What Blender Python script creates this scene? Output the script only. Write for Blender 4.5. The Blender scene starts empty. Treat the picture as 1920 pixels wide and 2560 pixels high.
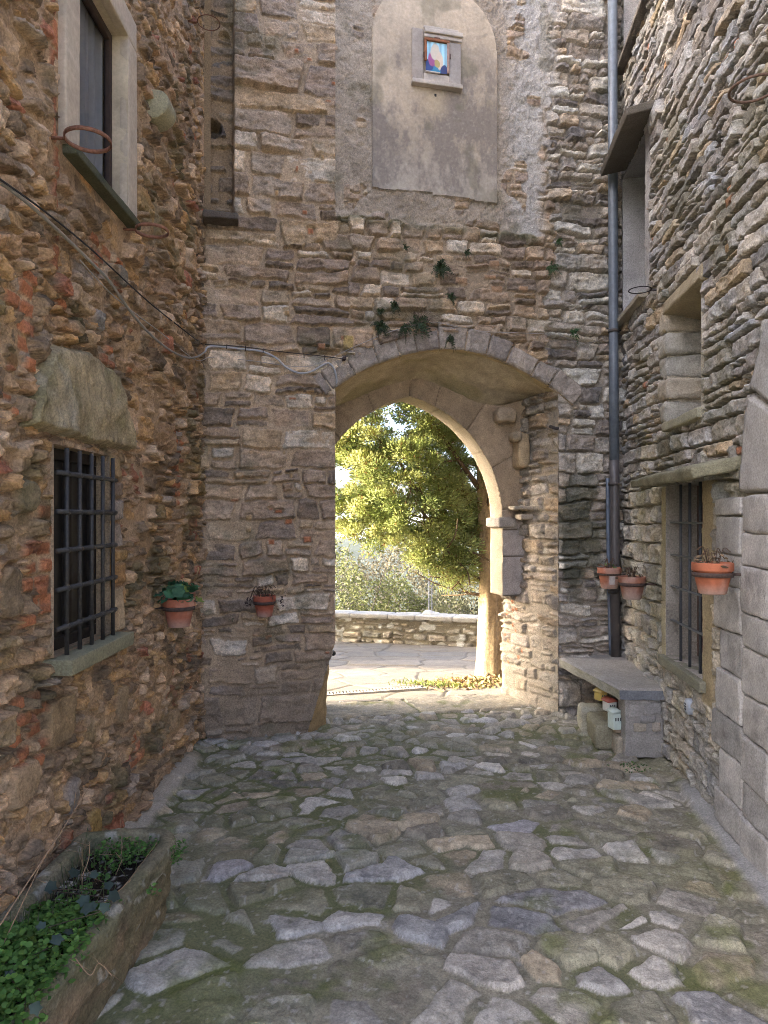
import bpy, math, random
import numpy as np
from mathutils import Vector

random.seed(7)
RNG = np.random.RandomState(11)
scene = bpy.context.scene
COL = scene.collection
A = np.array
PI = math.pi

# ------------------------------------------------------------------ places
H, FPX, CX, CY = 1.65, 1700.0, 960.0, 1293.0
LX, LS = 1.32, 0.006            # left house wall: X = -(LX + LS*Y)
RX, RS = 1.40, 0.109            # right house wall: X = RX + RS*Y
FO = A([-1.32, 5.05, 0.0])      # gatehouse facade origin, its directions
FU = A([0.976, 0.2164, 0.0])
FN = A([0.2164, -0.976, 0.0])   # towards the courtyard
LN = A([1.0, LS, 0.0])
RN = A([-1.0, RS, 0.0]) / math.hypot(1, RS)


def Lp(px, py, off=0.0):
    Y = (LX - off) / ((CX - px) / FPX - LS)
    return A([-(LX + LS * Y) + off, Y, H - (py - CY) * Y / FPX])


def Rp(px, py, off=0.0):
    Y = (RX - off) / ((px - CX) / FPX - RS)
    return A([RX + RS * Y - off, Y, H - (py - CY) * Y / FPX])


def Fp(px, py, off=0.0):
    k = (px - CX) / FPX
    t = (1.32 - .2164 * off + k * (5.05 - .976 * off)) / (.976 - .2164 * k)
    p = FO + FU * t + FN * off
    p[2] = H - (py - CY) * p[1] / FPX
    return p


def Ft(px, py, off=0.0):
    p = Fp(px, py, off)
    return float(np.dot(p - FO, FU)), float(p[2])


def Gp(px, py, z=0.0):
    Y = FPX * (H - z) / (py - CY)
    return A([(px - CX) / FPX * Y, Y, z])


# ------------------------------------------------------------------ noise
_T = {}


def _tab(seed):
    if seed not in _T:
        _T[seed] = np.random.RandomState(seed + 1000).rand(256, 256)
    return _T[seed]


def vnoise(x, y, seed=0):
    T = _tab(seed)
    xi = np.floor(x).astype(np.int64)
    yi = np.floor(y).astype(np.int64)
    fx = x - xi
    fy = y - yi
    fx = fx * fx * fx * (fx * (fx * 6 - 15) + 10)
    fy = fy * fy * fy * (fy * (fy * 6 - 15) + 10)
    a = T[xi & 255, yi & 255]
    b = T[(xi + 1) & 255, yi & 255]
    c = T[xi & 255, (yi + 1) & 255]
    d = T[(xi + 1) & 255, (yi + 1) & 255]
    return (a + (b - a) * fx) * (1 - fy) + (c + (d - c) * fx) * fy


def fbm(x, y, seed=0, oc=4, gain=.5):
    s = 0
    amp = 1.0
    tot = 0
    for i in range(oc):
        s = s + amp * (vnoise(x * 2 ** i + 17.3 * i, y * 2 ** i - 9.1 * i, seed + i) * 2 - 1)
        tot += amp
        amp *= gain
    return s / tot


def noise3(P, sc, seed=0, oc=3):
    x, y, z = P[..., 0] * sc, P[..., 1] * sc, P[..., 2] * sc
    return (fbm(x + z * .37, y + 3.1, seed, oc) + fbm(y + x * .41, z, seed + 11, oc) + fbm(z + y * .33, x, seed + 23, oc)) / 1.7


def sst(a, b, x):
    t = np.clip((x - a) / (b - a), 0, 1)
    return t * t * (3 - 2 * t)


def mix(a, b, w):
    return a + (b - a) * w


def hashr(idx, k):
    v = (np.asarray(idx, np.int64) * 2654435761 + 97) & 0xFFFFFFFF
    v = ((v ^ (v >> 15)) * 2246822519) & 0xFFFFFFFF
    v = v ^ (v >> 13)
    return _tab(500 + k)[v & 255, (v >> 8) & 255]


# ------------------------------------------------------------------ mesh builder
class MB:
    def __init__(s):
        s.v, s.f, s.c, s.k = [], [], [], 0

    def add(s, V, F, C=None):
        V = np.asarray(V, float).reshape(-1, 3)
        if C is None:
            C = (.5, .5, .5)
        C = np.asarray(C, float)
        if C.ndim == 1:
            C = np.tile(C, (len(V), 1))
        s.v.append(V)
        s.c.append(C)
        if isinstance(F, np.ndarray):
            F = [F]
        groups = {}
        for q in F:
            q = np.asarray(q, np.int64)
            if q.ndim == 1:
                groups.setdefault(len(q), []).append(q)
            else:
                groups.setdefault(q.shape[1], []).extend([q])
        for n, lst in groups.items():
            arr = np.vstack([l.reshape(-1, n) for l in lst])
            s.f.append(arr + s.k)
        s.k += len(V)
        return s

    def build(s, name, mat, parent=None, smooth=True):
        V = np.vstack(s.v)
        C = np.vstack(s.c)
        if parent is not None:
            r = parent
            while r is not None:
                V = V - A(r.location)
                r = r.parent
        me = bpy.data.meshes.new(name)
        me.vertices.add(len(V))
        me.vertices.foreach_set('co', V.astype(np.float32).ravel())
        nl = sum(a.size for a in s.f)
        nf = sum(len(a) for a in s.f)
        me.loops.add(nl)
        me.polygons.add(nf)
        me.loops.foreach_set('vertex_index', np.concatenate([a.ravel() for a in s.f]).astype(np.int32))
        sizes = np.concatenate([np.full(len(a), a.shape[1]) for a in s.f])
        starts = np.concatenate([[0], np.cumsum(sizes)[:-1]])
        me.polygons.foreach_set('loop_start', starts.astype(np.int32))
        try:
            me.polygons.foreach_set('loop_total', sizes.astype(np.int32))
        except Exception:
            pass
        if smooth:
            me.polygons.foreach_set('use_smooth', np.ones(nf, bool))
        ca = me.color_attributes.new('Col', 'FLOAT_COLOR', 'POINT')
        ca.data.foreach_set('color', np.hstack([np.clip(C, 0, 1), np.ones((len(C), 1))]).astype(np.float32).ravel())
        me.update(calc_edges=True)
        me.validate()
        me.materials.append(mat)
        o = bpy.data.objects.new(name, me)
        COL.objects.link(o)
        if parent is not None:
            o.parent = parent
        return o


def grid_faces(ny, nx, keep=None):
    idx = np.arange(ny * nx).reshape(ny, nx)
    q = np.stack([idx[:-1, :-1], idx[:-1, 1:], idx[1:, 1:], idx[1:, :-1]], -1)
    if keep is not None:
        return q[keep]
    return q.reshape(-1, 4)


def add_grid(mb, P, C, keep=None, flip=False):
    ny, nx = P.shape[:2]
    q = grid_faces(ny, nx, keep)
    if len(q) == 0:
        return mb
    if flip:
        q = q[:, ::-1]
    used = np.unique(q)
    re = np.zeros(ny * nx, np.int64)
    re[used] = np.arange(len(used))
    C = np.broadcast_to(np.asarray(C, float), P.shape)
    mb.add(P.reshape(-1, 3)[used], re[q], C.reshape(-1, 3)[used])
    return mb


def face_mid(a):
    return (a[:-1, :-1] + a[1:, 1:]) / 2


def add_tube(mb, pts, r, n=8, C=(.5, .5, .5), cap=True):
    pts = [A(p, dtype=float) for p in pts]
    m = len(pts)
    rr = r if hasattr(r, '__len__') else [r] * m
    V = []
    prev = None
    for i, p in enumerate(pts):
        d = pts[min(i + 1, m - 1)] - pts[max(i - 1, 0)]
        d = d / (np.linalg.norm(d) + 1e-9)
        if prev is None:
            up = A([0, 0, 1.]) if abs(d[2]) < .9 else A([1., 0, 0])
            s = np.cross(d, up)
        else:
            s = prev - d * np.dot(prev, d)
        s /= np.linalg.norm(s) + 1e-9
        prev = s
        t = np.cross(d, s)
        for k in range(n):
            a = 2 * PI * k / n
            V.append(p + rr[i] * (math.cos(a) * s + math.sin(a) * t))
    F = []
    for i in range(m - 1):
        for k in range(n):
            F.append([i * n + k, i * n + (k + 1) % n, (i + 1) * n + (k + 1) % n, (i + 1) * n + k])
    F = [np.array(F)]
    if cap:
        F.append(np.array([list(range(n))[::-1]]))
        F.append(np.array([[(m - 1) * n + k for k in range(n)]]))
    mb.add(np.array(V), F, C)
    return mb


def spline(pts, n=8):
    pts = [A(p, dtype=float) for p in pts]
    out = []
    P = [pts[0]] + pts + [pts[-1]]
    for i in range(1, len(P) - 2):
        for j in range(n):
            t = j / n
            a, b, c, d = P[i - 1], P[i], P[i + 1], P[i + 2]
            out.append(.5 * ((2 * b) + (c - a) * t + (2 * a - 5 * b + 4 * c - d) * t * t + (3 * b - a - 3 * c + d) * t ** 3))
    out.append(pts[-1])
    return out


def add_lathe(mb, prof, c, n=28, C=(.5, .5, .5), wob=0.0):
    V, F = [], []
    for (r, z) in prof:
        for k in range(n):
            a = 2 * PI * k / n
            V.append([c[0] + r * math.cos(a), c[1] + r * math.sin(a), c[2] + z])
    m = len(prof)
    for i in range(m - 1):
        for k in range(n):
            F.append([i * n + k, i * n + (k + 1) % n, (i + 1) * n + (k + 1) % n, (i + 1) * n + k])
    mb.add(np.array(V), np.array(F), C)
    return mb


def add_ring(mb, c, R, r, C=(.5, .5, .5), n=40, flat=None, tilt=(0, 0)):
    """horizontal iron hoop; flat=(half thickness, half height) for a strap"""
    V, F = [], []
    sec = [(r * math.cos(a), r * math.sin(a)) for a in np.linspace(0, 2 * PI, 8, endpoint=False)] if flat is None else \
        [(flat[0], flat[1]), (-flat[0], flat[1]), (-flat[0], -flat[1]), (flat[0], -flat[1])]
    m = len(sec)
    for k in range(n):
        a = 2 * PI * k / n
        for (dr, dz) in sec:
            x, y = (R + dr) * math.cos(a), (R + dr) * math.sin(a)
            V.append([c[0] + x, c[1] + y, c[2] + dz + x * tilt[0] + y * tilt[1]])
    for k in range(n):
        for j in range(m):
            F.append([k * m + j, ((k + 1) % n) * m + j, ((k + 1) % n) * m + (j + 1) % m, k * m + (j + 1) % m])
    mb.add(np.array(V), np.array(F), C)
    return mb


def rough_box(mb, c, half, axes=None, r=.012, amp=.004, res=.03, col=(.4, .4, .4), seed=0, cvar=.18, nsc=14):
    """a stone: a rounded box with an uneven surface. c centre, half sizes along axes"""
    half = A(half, dtype=float)
    axes = np.eye(3) if axes is None else np.asarray(axes, float)
    r = min(r, half.min() * .95)
    inner = half - r
    for ax in range(3):
        o1, o2 = [k for k in range(3) if k != ax]
        n1 = max(4, min(60, int(2 * half[o1] / res) + 3))
        n2 = max(4, min(60, int(2 * half[o2] / res) + 3))

        def ticks(n, h):
            t = np.linspace(-1, 1, n) * (h - r)
            return np.concatenate([[-h, -h + r * .4], t, [h - r * .4, h]])
        g1, g2 = np.meshgrid(ticks(n1, half[o1]), ticks(n2, half[o2]), indexing='ij')
        for sg in (-1, 1):
            p = np.zeros(g1.shape + (3,))
            p[..., o1] = g1
            p[..., o2] = g2
            p[..., ax] = sg * half[ax]
            q = np.clip(p, -inner, inner)
            d = p - q
            ln = np.linalg.norm(d, axis=-1, keepdims=True)
            d = d / np.maximum(ln, 1e-9)
            p2 = q + d * r
            W = p2 @ axes + A(c)
            nz = noise3(W, nsc, seed, 4)
            nz2 = noise3(W, nsc * .3, seed + 5, 2)
            W = W + (d @ axes) * ((nz * amp + nz2 * amp * 1.2)[..., None])
            v = 1 + cvar * (noise3(W, 22, seed + 40, 3) + .6 * noise3(W, 5, seed + 60, 2))
            cc = A(col) * v[..., None]
            fl = (sg > 0) == (ax != 1)
            add_grid(mb, W, cc, flip=not fl)
    return mb


def add_prism(mb, poly, vec, C=(.5, .5, .5)):
    poly = [A(p, dtype=float) for p in poly]
    n = len(poly)
    V = poly + [p + A(vec) for p in poly]
    F = [np.array([[i, (i + 1) % n, n + (i + 1) % n, n + i]]) for i in range(n)]
    F += [np.array([list(range(n))[::-1]]), np.array([[n + i for i in range(n)]])]
    mb.add(np.array(V), F, C)
    return mb


# ------------------------------------------------------------------ materials
def _nt(name):
    m = bpy.data.materials.new(name)
    m.use_nodes = True
    nt = m.node_tree
    nt.nodes.clear()
    out = nt.nodes.new('ShaderNodeOutputMaterial')
    return m, nt, out


def mat_col(name, rough=.92, spec=.25, var=.35, scale=60, bump=.25, bscale=140, bdist=.004, metallic=0.0, trans=0.0, grit=True):
    """material whose colour comes from the mesh's own colours, broken up by fine procedural noise"""
    m, nt, out = _nt(name)
    N, Lk = nt.nodes, nt.links
    at = N.new('ShaderNodeAttribute')
    at.attribute_name = 'Col'
    tc = N.new('ShaderNodeTexCoord')
    n1 = N.new('ShaderNodeTexNoise')
    n1.inputs['Scale'].default_value = scale
    n1.inputs['Detail'].default_value = 6
    n1.inputs['Roughness'].default_value = .65
    Lk.new(tc.outputs['Object'], n1.inputs['Vector'])
    mr = N.new('ShaderNodeMapRange')
    mr.inputs['From Min'].default_value = .3
    mr.inputs['From Max'].default_value = .7
    mr.inputs['To Min'].default_value = 1 - var
    mr.inputs['To Max'].default_value = 1 + var
    Lk.new(n1.outputs['Fac'], mr.inputs['Value'])
    mx = N.new('ShaderNodeVectorMath')
    mx.operation = 'SCALE'
    Lk.new(at.outputs['Color'], mx.inputs[0])
    Lk.new(mr.outputs['Result'], mx.inputs['Scale'])
    b = N.new('ShaderNodeBsdfPrincipled')
    b.inputs['Roughness'].default_value = rough
    b.inputs['Specular IOR Level'].default_value = spec
    b.inputs['Metallic'].default_value = metallic
    Lk.new(mx.outputs[0], b.inputs['Base Color'])
    if bump > 0:
        n2 = N.new('ShaderNodeTexNoise')
        n2.inputs['Scale'].default_value = bscale
        n2.inputs['Detail'].default_value = 5
        n2.inputs['Roughness'].default_value = .7
        Lk.new(tc.outputs['Object'], n2.inputs['Vector'])
        bp = N.new('ShaderNodeBump')
        bp.inputs['Strength'].default_value = bump
        bp.inputs['Distance'].default_value = bdist
        Lk.new(n2.outputs['Fac'], bp.inputs['Height'])
        Lk.new(bp.outputs['Normal'], b.inputs['Normal'])
    if trans > 0:
        t = N.new('ShaderNodeBsdfTranslucent')
        Lk.new(mx.outputs[0], t.inputs['Color'])
        ms = N.new('ShaderNodeMixShader')
        ms.inputs['Fac'].default_value = trans
        Lk.new(b.outputs[0], ms.inputs[1])
        Lk.new(t.outputs[0], ms.inputs[2])
        Lk.new(ms.outputs[0], out.inputs['Surface'])
    else:
        Lk.new(b.outputs[0], out.inputs['Surface'])
    return m


def mat_glass(name):
    m, nt, out = _nt(name)
    N, Lk = nt.nodes, nt.links
    tr = N.new('ShaderNodeBsdfTransparent')
    tr.inputs['Color'].default_value = (.75, .78, .8, 1)
    gl = N.new('ShaderNodeBsdfGlossy')
    gl.inputs['Roughness'].default_value = .04
    ns = N.new('ShaderNodeTexNoise')
    ns.inputs['Scale'].default_value = 2.5
    bp = N.new('ShaderNodeBump')
    bp.inputs['Strength'].default_value = .08
    Lk.new(ns.outputs['Fac'], bp.inputs['Height'])
    Lk.new(bp.outputs['Normal'], gl.inputs['Normal'])
    ms = N.new('ShaderNodeMixShader')
    ms.inputs['Fac'].default_value = .12
    Lk.new(tr.outputs[0], ms.inputs[1])
    Lk.new(gl.outputs[0], ms.inputs[2])
    Lk.new(ms.outputs[0], out.inputs['Surface'])
    return m


M_STONE = mat_col('masonry_stone', var=.36, scale=90, bump=.9, bscale=110, bdist=.010)
M_PLASTER = mat_col('old_plaster', var=.14, scale=45, bump=.4, bscale=90, bdist=.004)
M_FLAG = mat_col('flagstone', rough=.85, spec=.3, var=.32, scale=95, bump=.8, bscale=120, bdist=.006)
M_ROUGH = mat_col('roughcast', var=.25, scale=80, bump=.8, bscale=60, bdist=.012)
M_ASHLAR = mat_col('dressed_stone', var=.3, scale=100, bump=.9, bscale=110, bdist=.008)
M_IRON = mat_col('iron', rough=.6, spec=.4, var=.4, scale=90, bump=.3, bscale=150, bdist=.002)
M_RUST = mat_col('rusty_iron', rough=.85, spec=.3, var=.45, scale=80, bump=.4, bscale=150, bdist=.002)
M_PIPE = mat_col('painted_pipe', rough=.42, spec=.5, var=.22, scale=25, bump=.1, bscale=60, bdist=.002)
M_TERRA = mat_col('terracotta', rough=.8, spec=.3, var=.2, scale=40, bump=.15, bscale=120, bdist=.002)
M_SOIL = mat_col('soil', rough=1, spec=.1, var=.5, scale=120, bump=.9, bscale=130, bdist=.01)
M_LEAF = mat_col('leaf', rough=.6, spec=.35, var=.2, scale=30, bump=0, trans=.3)
M_DRY = mat_col('dry_stem', rough=.9, spec=.2, var=.3, scale=60, bump=0)
M_BARK = mat_col('bark', rough=.95, spec=.15, var=.35, scale=30, bump=.7, bscale=40, bdist=.02)
M_NEEDLE = mat_col('needle', rough=.6, spec=.3, var=.2, scale=12, bump=0, trans=.68)
M_WOOD = mat_col('wood', rough=.75, spec=.3, var=.3, scale=30, bump=.3, bscale=60, bdist=.003)
M_PAINT = mat_col('painted_wood', rough=.5, spec=.4, var=.1, scale=30, bump=.1, bscale=60, bdist=.002)
M_CLOTH = mat_col('curtain_cloth', rough=.9, spec=.1, var=.08, scale=20, bump=0, trans=.2)
M_PRINT = mat_col('printed_panel', rough=.35, spec=.5, var=.08, scale=30, bump=0)
M_CABLE = mat_col('cable', rough=.6, spec=.4, var=.12, scale=40, bump=0)
M_DARK = mat_col('dark_interior', rough=1, spec=0, var=.2, scale=10, bump=0)
M_GLASS = mat_glass('window_glass')
M_HILL = mat_col('hillside', rough=1, spec=.05, var=.35, scale=.06, bump=0)


# ------------------------------------------------------------------ naming
def tag(o, label=None, cat=None, group=None, kind=None):
    if label:
        o['label'] = label
    if cat:
        o['category'] = cat
    if group:
        o['group'] = group
    if kind:
        o['kind'] = kind
    return o


def thing(name, label, cat, loc=(0, 0, 0), group=None):
    o = bpy.data.objects.new(name, None)
    o.empty_display_size = .2
    COL.objects.link(o)
    o.location = [float(v) for v in loc]
    return tag(o, label, cat, group)


# ------------------------------------------------------------------ masonry
def rect_layout(u0, u1, z0, z1, ch, cw, rng, split=.18, bigp=.06):
    """courses of rubble; returns rows (u0,u1,z0,z1)"""
    out = []
    z = z0
    while z < z1:
        h = rng.uniform(*ch)
        if rng.rand() < bigp:
            h *= 1.35
        u = u0 - rng.uniform(0, cw[1])
        while u < u1:
            w = rng.uniform(*cw) * (h / np.mean(ch)) ** .5
            if rng.rand() < .15:
                w *= 1.6
            r = rng.rand()
            if r < split and h > ch[0] * 1.05:
                s = rng.uniform(.35, .65)
                if rng.rand() < .5:
                    out.append((u, u + w, z, z + h * s))
                    k = rng.uniform(.35, .65)
                    out.append((u, u + w * k, z + h * s, z + h))
                    out.append((u + w * k, u + w, z + h * s, z + h))
                else:
                    out.append((u, u + w, z, z + h * s))
                    out.append((u, u + w, z + h * s, z + h))
            else:
                out.append((u, u + w, z, z + h))
            u += w
        z += h
    return np.array(out)


def pal_pick(pal, r):
    cols = A([p[1] for p in pal], dtype=float)
    w = np.cumsum([p[0] for p in pal])
    w = w / w[-1]
    return cols[np.clip(np.searchsorted(w, r), 0, len(pal) - 1)]


def coursed(u, z, rects, pal, mortar_col, seed, warp=.022, gap=(.004, .012), relief=.022, mlev=-.012, mvar=.02, bev=.02,
            rad=(.01, .03), face=.012, skew=.14, rotv=.045):
    """height and colour of coursed rubble at wall coordinates u,z"""
    res = .005
    u0, z0 = u.min() - .2, z.min() - .2
    nu, nz = int((u.max() + .2 - u0) / res) + 2, int((z.max() + .2 - z0) / res) + 2
    lab = np.zeros((nz, nu), np.int32)
    for i, (a, b, c, d) in enumerate(rects):
        ia, ib = int((a - u0) / res), int((b - u0) / res) + 1
        ic, id_ = int((c - z0) / res), int((d - z0) / res) + 1
        lab[max(ic, 0):max(id_, 0), max(ia, 0):max(ib, 0)] = i
    wu = warp * fbm(u * 4.5, z * 4.5, seed, 3) * 1.6 + .006 * fbm(u * 30, z * 30, seed + 3, 2)
    wz = warp * fbm(u * 4.5 + 50, z * 4.5, seed + 7, 3) * 1.2 + .006 * fbm(u * 30, z * 30 + 9, seed + 5, 2) + .025 * fbm(u * .9, z * .9, seed + 8, 2)
    uu, zz = u + wu, z + wz
    li = lab[np.clip(((zz - z0) / res).astype(int), 0, nz - 1), np.clip(((uu - u0) / res).astype(int), 0, nu - 1)]
    n = len(rects)
    rg = np.random.RandomState(seed)
    cu, cz = (rects[:, 0] + rects[:, 1]) / 2, (rects[:, 2] + rects[:, 3]) / 2
    hu, hz = (rects[:, 1] - rects[:, 0]) / 2, (rects[:, 3] - rects[:, 2]) / 2
    gp = rg.uniform(gap[0], gap[1], n)
    rr = np.minimum(rg.uniform(rad[0], rad[1], n), np.minimum(hu, hz) * .7)
    pr = rg.normal(0, relief * .45, n)
    ta, tb = rg.normal(0, .05, n), rg.normal(0, .09, n)
    sk = rg.normal(0, skew, n)
    rot = rg.normal(0, rotv, n)
    cr = rg.rand(n)
    x, y = uu - cu[li], zz - cz[li]
    x, y = x + y * rot[li], y - x * rot[li] * .5
    hx = (hu[li] - gp[li]) * (1 - np.abs(sk[li]) * .5 + sk[li] * y / np.maximum(hz[li], .01) * .5)
    hy = hz[li] - gp[li]
    qx, qy = np.abs(x) - hx + rr[li], np.abs(y) - hy + rr[li]
    d = np.hypot(np.maximum(qx, 0), np.maximum(qy, 0)) + np.minimum(np.maximum(qx, qy), 0) - rr[li]
    ins = -d
    return finish(u, z, li, ins, pr[li] + ta[li] * x + tb[li] * y, pal_pick(pal, cr)[li], mortar_col, seed, bev, mlev, mvar, face, relief)


def finish(u, z, li, ins, plane, scol, mortar_col, seed, bev, mlev, mvar, face, relief):
    off = (li % 97) * 3.7
    lam = fbm(u * 9 + off, z * 34 + off, seed + 20, 4)
    chip = fbm(u * 16 + off, z * 18 - off, seed + 30, 3)
    terr = np.round(chip * 3.2) / 3.2
    s = sst(-.001, bev, ins)
    terr2 = np.round(fbm(u * 7 + off, z * 20 + off, seed + 33, 3) * 4) / 4
    hs = relief * .5 + plane + face * (lam * .8 + terr * .9 + .9 * terr2 + .5 * chip + .35 * fbm(u * 48, z * 60, seed + 35, 3))
    hs = mix(-.055, hs, s)
    hm = mlev + mvar * fbm(u * 2.2, z * 2.2, seed + 40, 3) + .007 * fbm(u * 22, z * 22, seed + 44, 4) + .003 * fbm(u * 70, z * 70, seed + 47, 2)
    h = np.maximum(hs, hm)
    cov = sst(-.003, .004, hm - hs)
    g = 1 + .38 * lam + .30 * chip + .24 * fbm(u * 55, z * 60, seed + 50, 2)
    hue = fbm(u * 5 + off, z * 6, seed + 55, 2)[..., None]
    c = scol * g[..., None] * (1 + hue * A([.10, .02, -.08]))
    mg = 1 + .22 * fbm(u * 14, z * 14, seed + 60, 4) + .2 * fbm(u * 1.4, z * 1.4, seed + 64, 2)
    mc = A(mortar_col) * mg[..., None]
    return h, mix(c, mc, cov[..., None]), cov


def voro(u, v, seed, jit=.85, merge=.2, rad=2):
    """jittered-grid cells; returns id, distance to the cell's border (in cell units), centre"""
    iu, iv = np.floor(u).astype(np.int64), np.floor(v).astype(np.int64)
    T1, T2, T3 = _tab(seed + 201), _tab(seed + 202), _tab(seed + 203)

    def sid(i, j):
        r = T3[i & 255, j & 255]
        di = (r < merge * .6).astype(np.int64)
        dj = ((r >= merge * .6) & (r < merge)).astype(np.int64)
        i2, j2 = i + di, j + dj
        return i2 * 4096 + j2

    def pos(i, j):
        return i + .5 + jit * (T1[i & 255, j & 255] - .5), j + .5 + jit * (T2[i & 255, j & 255] - .5)
    best = np.full(u.shape, 1e9)
    bx = np.zeros(u.shape)
    by = np.zeros(u.shape)
    bid = np.zeros(u.shape, np.int64)
    for a in range(-rad, rad + 1):
        for b in range(-rad, rad + 1):
            px, py = pos(iu + a, iv + b)
            d = (px - u) ** 2 + (py - v) ** 2
            w = d < best
            best = np.where(w, d, best)
            bx = np.where(w, px, bx)
            by = np.where(w, py, by)
            bid = np.where(w, sid(iu + a, iv + b), bid)
    ed = np.full(u.shape, 1e9)
    for a in range(-rad, rad + 1):
        for b in range(-rad, rad + 1):
            px, py = pos(iu + a, iv + b)
            si = sid(iu + a, iv + b)
            d = (px - u) ** 2 + (py - v) ** 2
            ln = np.hypot(px - bx, py - by)
            e = np.where((si != bid) & (ln > 1e-6), (d - best) / (2 * np.maximum(ln, 1e-6)), 1e9)
            ed = np.minimum(ed, e)
    return bid, ed, bx, by


def rubble(u, z, cell, pal, mortar_col, seed, gap=.012, relief=.04, mlev=-.01, mvar=.03, bev=.03, face=.02, warp=.03, merge=.22):
    su, sz = cell
    wu = warp * fbm(u * 5, z * 5, seed, 3) + .008 * fbm(u * 28, z * 28, seed + 2, 2)
    wz = warp * fbm(u * 5 + 31, z * 5, seed + 4, 3) + .008 * fbm(u * 28, z * 28 + 7, seed + 6, 2)
    bid, ed, bx, by = voro((u + wu) / su, (z + wz) / sz, seed, .95, merge)
    ms = min(su, sz)
    g = gap * (.4 + 1.4 * hashr(bid, 1))
    ins = ed * ms - g
    x, y = (u + wu) - bx * su, (z + wz) - by * sz
    pr = (hashr(bid, 2) - .5) * relief * 1.3 + (hashr(bid, 3) - .5) * .22 * x + (hashr(bid, 4) - .5) * .3 * y
    sc = pal_pick(pal, hashr(bid, 5).ravel()).reshape(u.shape + (3,))
    return finish(u, z, bid, ins, pr, sc, mortar_col, seed, bev, mlev, mvar, face, relief)


def overlay(u, z, h, c, blocks, seed, default_face=.006):
    """blocks: (u0,u1,z0,z1,colour,proud,round) laid into a wall's surface"""
    h, c = h.copy(), c.copy()
    ua_, za_ = u[0], z[:, 0]
    for k, (a, b, p, q, col, proud, rd) in enumerate(blocks):
        i0, i1 = np.searchsorted(ua_, [a - .05, b + .05])
        j0, j1 = np.searchsorted(za_, [p - .05, q + .05])
        if i1 <= i0 or j1 <= j0:
            continue
        sl = (slice(j0, j1), slice(i0, i1))
        us, zs = u[sl], z[sl]
        wu = us + .004 * fbm(us * 24, zs * 24, seed + k % 5, 2) + .006 * fbm(us * 6, zs * 6, seed + 9 + k % 3, 2)
        wz = zs + .004 * fbm(us * 24 + 5, zs * 24, seed + k % 5, 2) + .006 * fbm(us * 6, zs * 6 + 9, seed + 9 + k % 3, 2)
        hx, hy = (b - a) / 2, (q - p) / 2
        r = min(rd, hx * .8, hy * .8)
        qx, qy = np.abs(wu - (a + b) / 2) - hx + r, np.abs(wz - (p + q) / 2) - hy + r
        d = np.hypot(np.maximum(qx, 0), np.maximum(qy, 0)) + np.minimum(np.maximum(qx, qy), 0) - r
        near = sst(.012, .004, d)
        ins = sst(-.001, .012, -d)
        nz = fbm(us * 15 + k * 3, zs * 15, seed + 70 + k % 7, 4)
        hb = proud + default_face * nz * 1.6
        hh = mix(h[sl], np.minimum(h[sl], -.006), near)
        h[sl] = mix(hh, hb, ins)
        cc = A(col) * (1 + .25 * nz + .12 * fbm(us * 50, zs * 50, seed + 80, 2))[..., None]
        c[sl] = mix(c[sl], cc, ins[..., None])
    return h, c


def rect_dist(u, z, r):
    dx = np.maximum(np.maximum(r[0] - u, u - r[1]), 0)
    dz = np.maximum(np.maximum(r[2] - z, z - r[3]), 0)
    inside = np.minimum(np.minimum(u - r[0], r[1] - u), np.minimum(z - r[2], r[3] - z))
    return np.where(inside > 0, -inside, np.hypot(dx, dz))


def moss(c, w, col=(.075, .082, .03)):
    return mix(c, A(col), np.clip(w, 0, 1)[..., None])


def axis(*segs):
    out = []
    for (a, b, st) in segs:
        n = max(2, int(round((b - a) / st)) + 1)
        out.append(np.linspace(a, b, n)[:-1] if out is not None else None)
    out.append(A([segs[-1][1]]))
    return np.concatenate(out)


def snap(ax, vals):
    ax = ax.copy()
    for v in vals:
        ax[np.argmin(np.abs(ax - v))] = v
    return ax


def recess(mb, fr, r, depth, front, col, back=True):
    """plain reveals of an opening in frame fr=(O,U,N); r=(u0,u1,z0,z1)"""
    O, U, N = fr
    Z = A([0, 0, 1.])

    def P(u, z, n):
        return O + U * u + Z * z + N * n
    u0, u1, z0, z1 = r
    for (a, b) in (((u0, z0), (u1, z0)), ((u1, z0), (u1, z1)), ((u1, z1), (u0, z1)), ((u0, z1), (u0, z0))):
        s = np.linspace(0, 1, max(3, int(math.hypot(b[0] - a[0], b[1] - a[1]) / .02)))
        w = np.linspace(0, 1, max(4, int(depth / .02)))
        S, W = np.meshgrid(s, w)
        Pm = (O + U * (a[0] + (b[0] - a[0]) * S)[..., None] + Z * (a[1] + (b[1] - a[1]) * S)[..., None]
              + N * (front - (front + depth) * W)[..., None])
        nz = noise3(Pm, 9, 5, 4)
        lev = np.where((W > .02) & (W < .98), 1, 0)
        inw = A([0, 0, 0.]) + (O + U * (u0 + u1) / 2 + Z * (z0 + z1) / 2 - (O + U * (a[0] + b[0]) / 2 + Z * (a[1] + b[1]) / 2))
        inw /= np.linalg.norm(inw)
        Pm = Pm + inw * (nz * .008 * lev)[..., None]
        C = A(col) * (1 + .25 * nz + .2 * noise3(Pm, 3, 9, 2))[..., None]
        add_grid(mb, Pm, C)
    if back:
        V = [P(u0, z0, -depth), P(u1, z0, -depth), P(u1, z1, -depth), P(u0, z1, -depth)]
        mb.add(np.array(V), np.array([[0, 1, 2, 3]]), (.02, .018, .016))
    return mb


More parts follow.
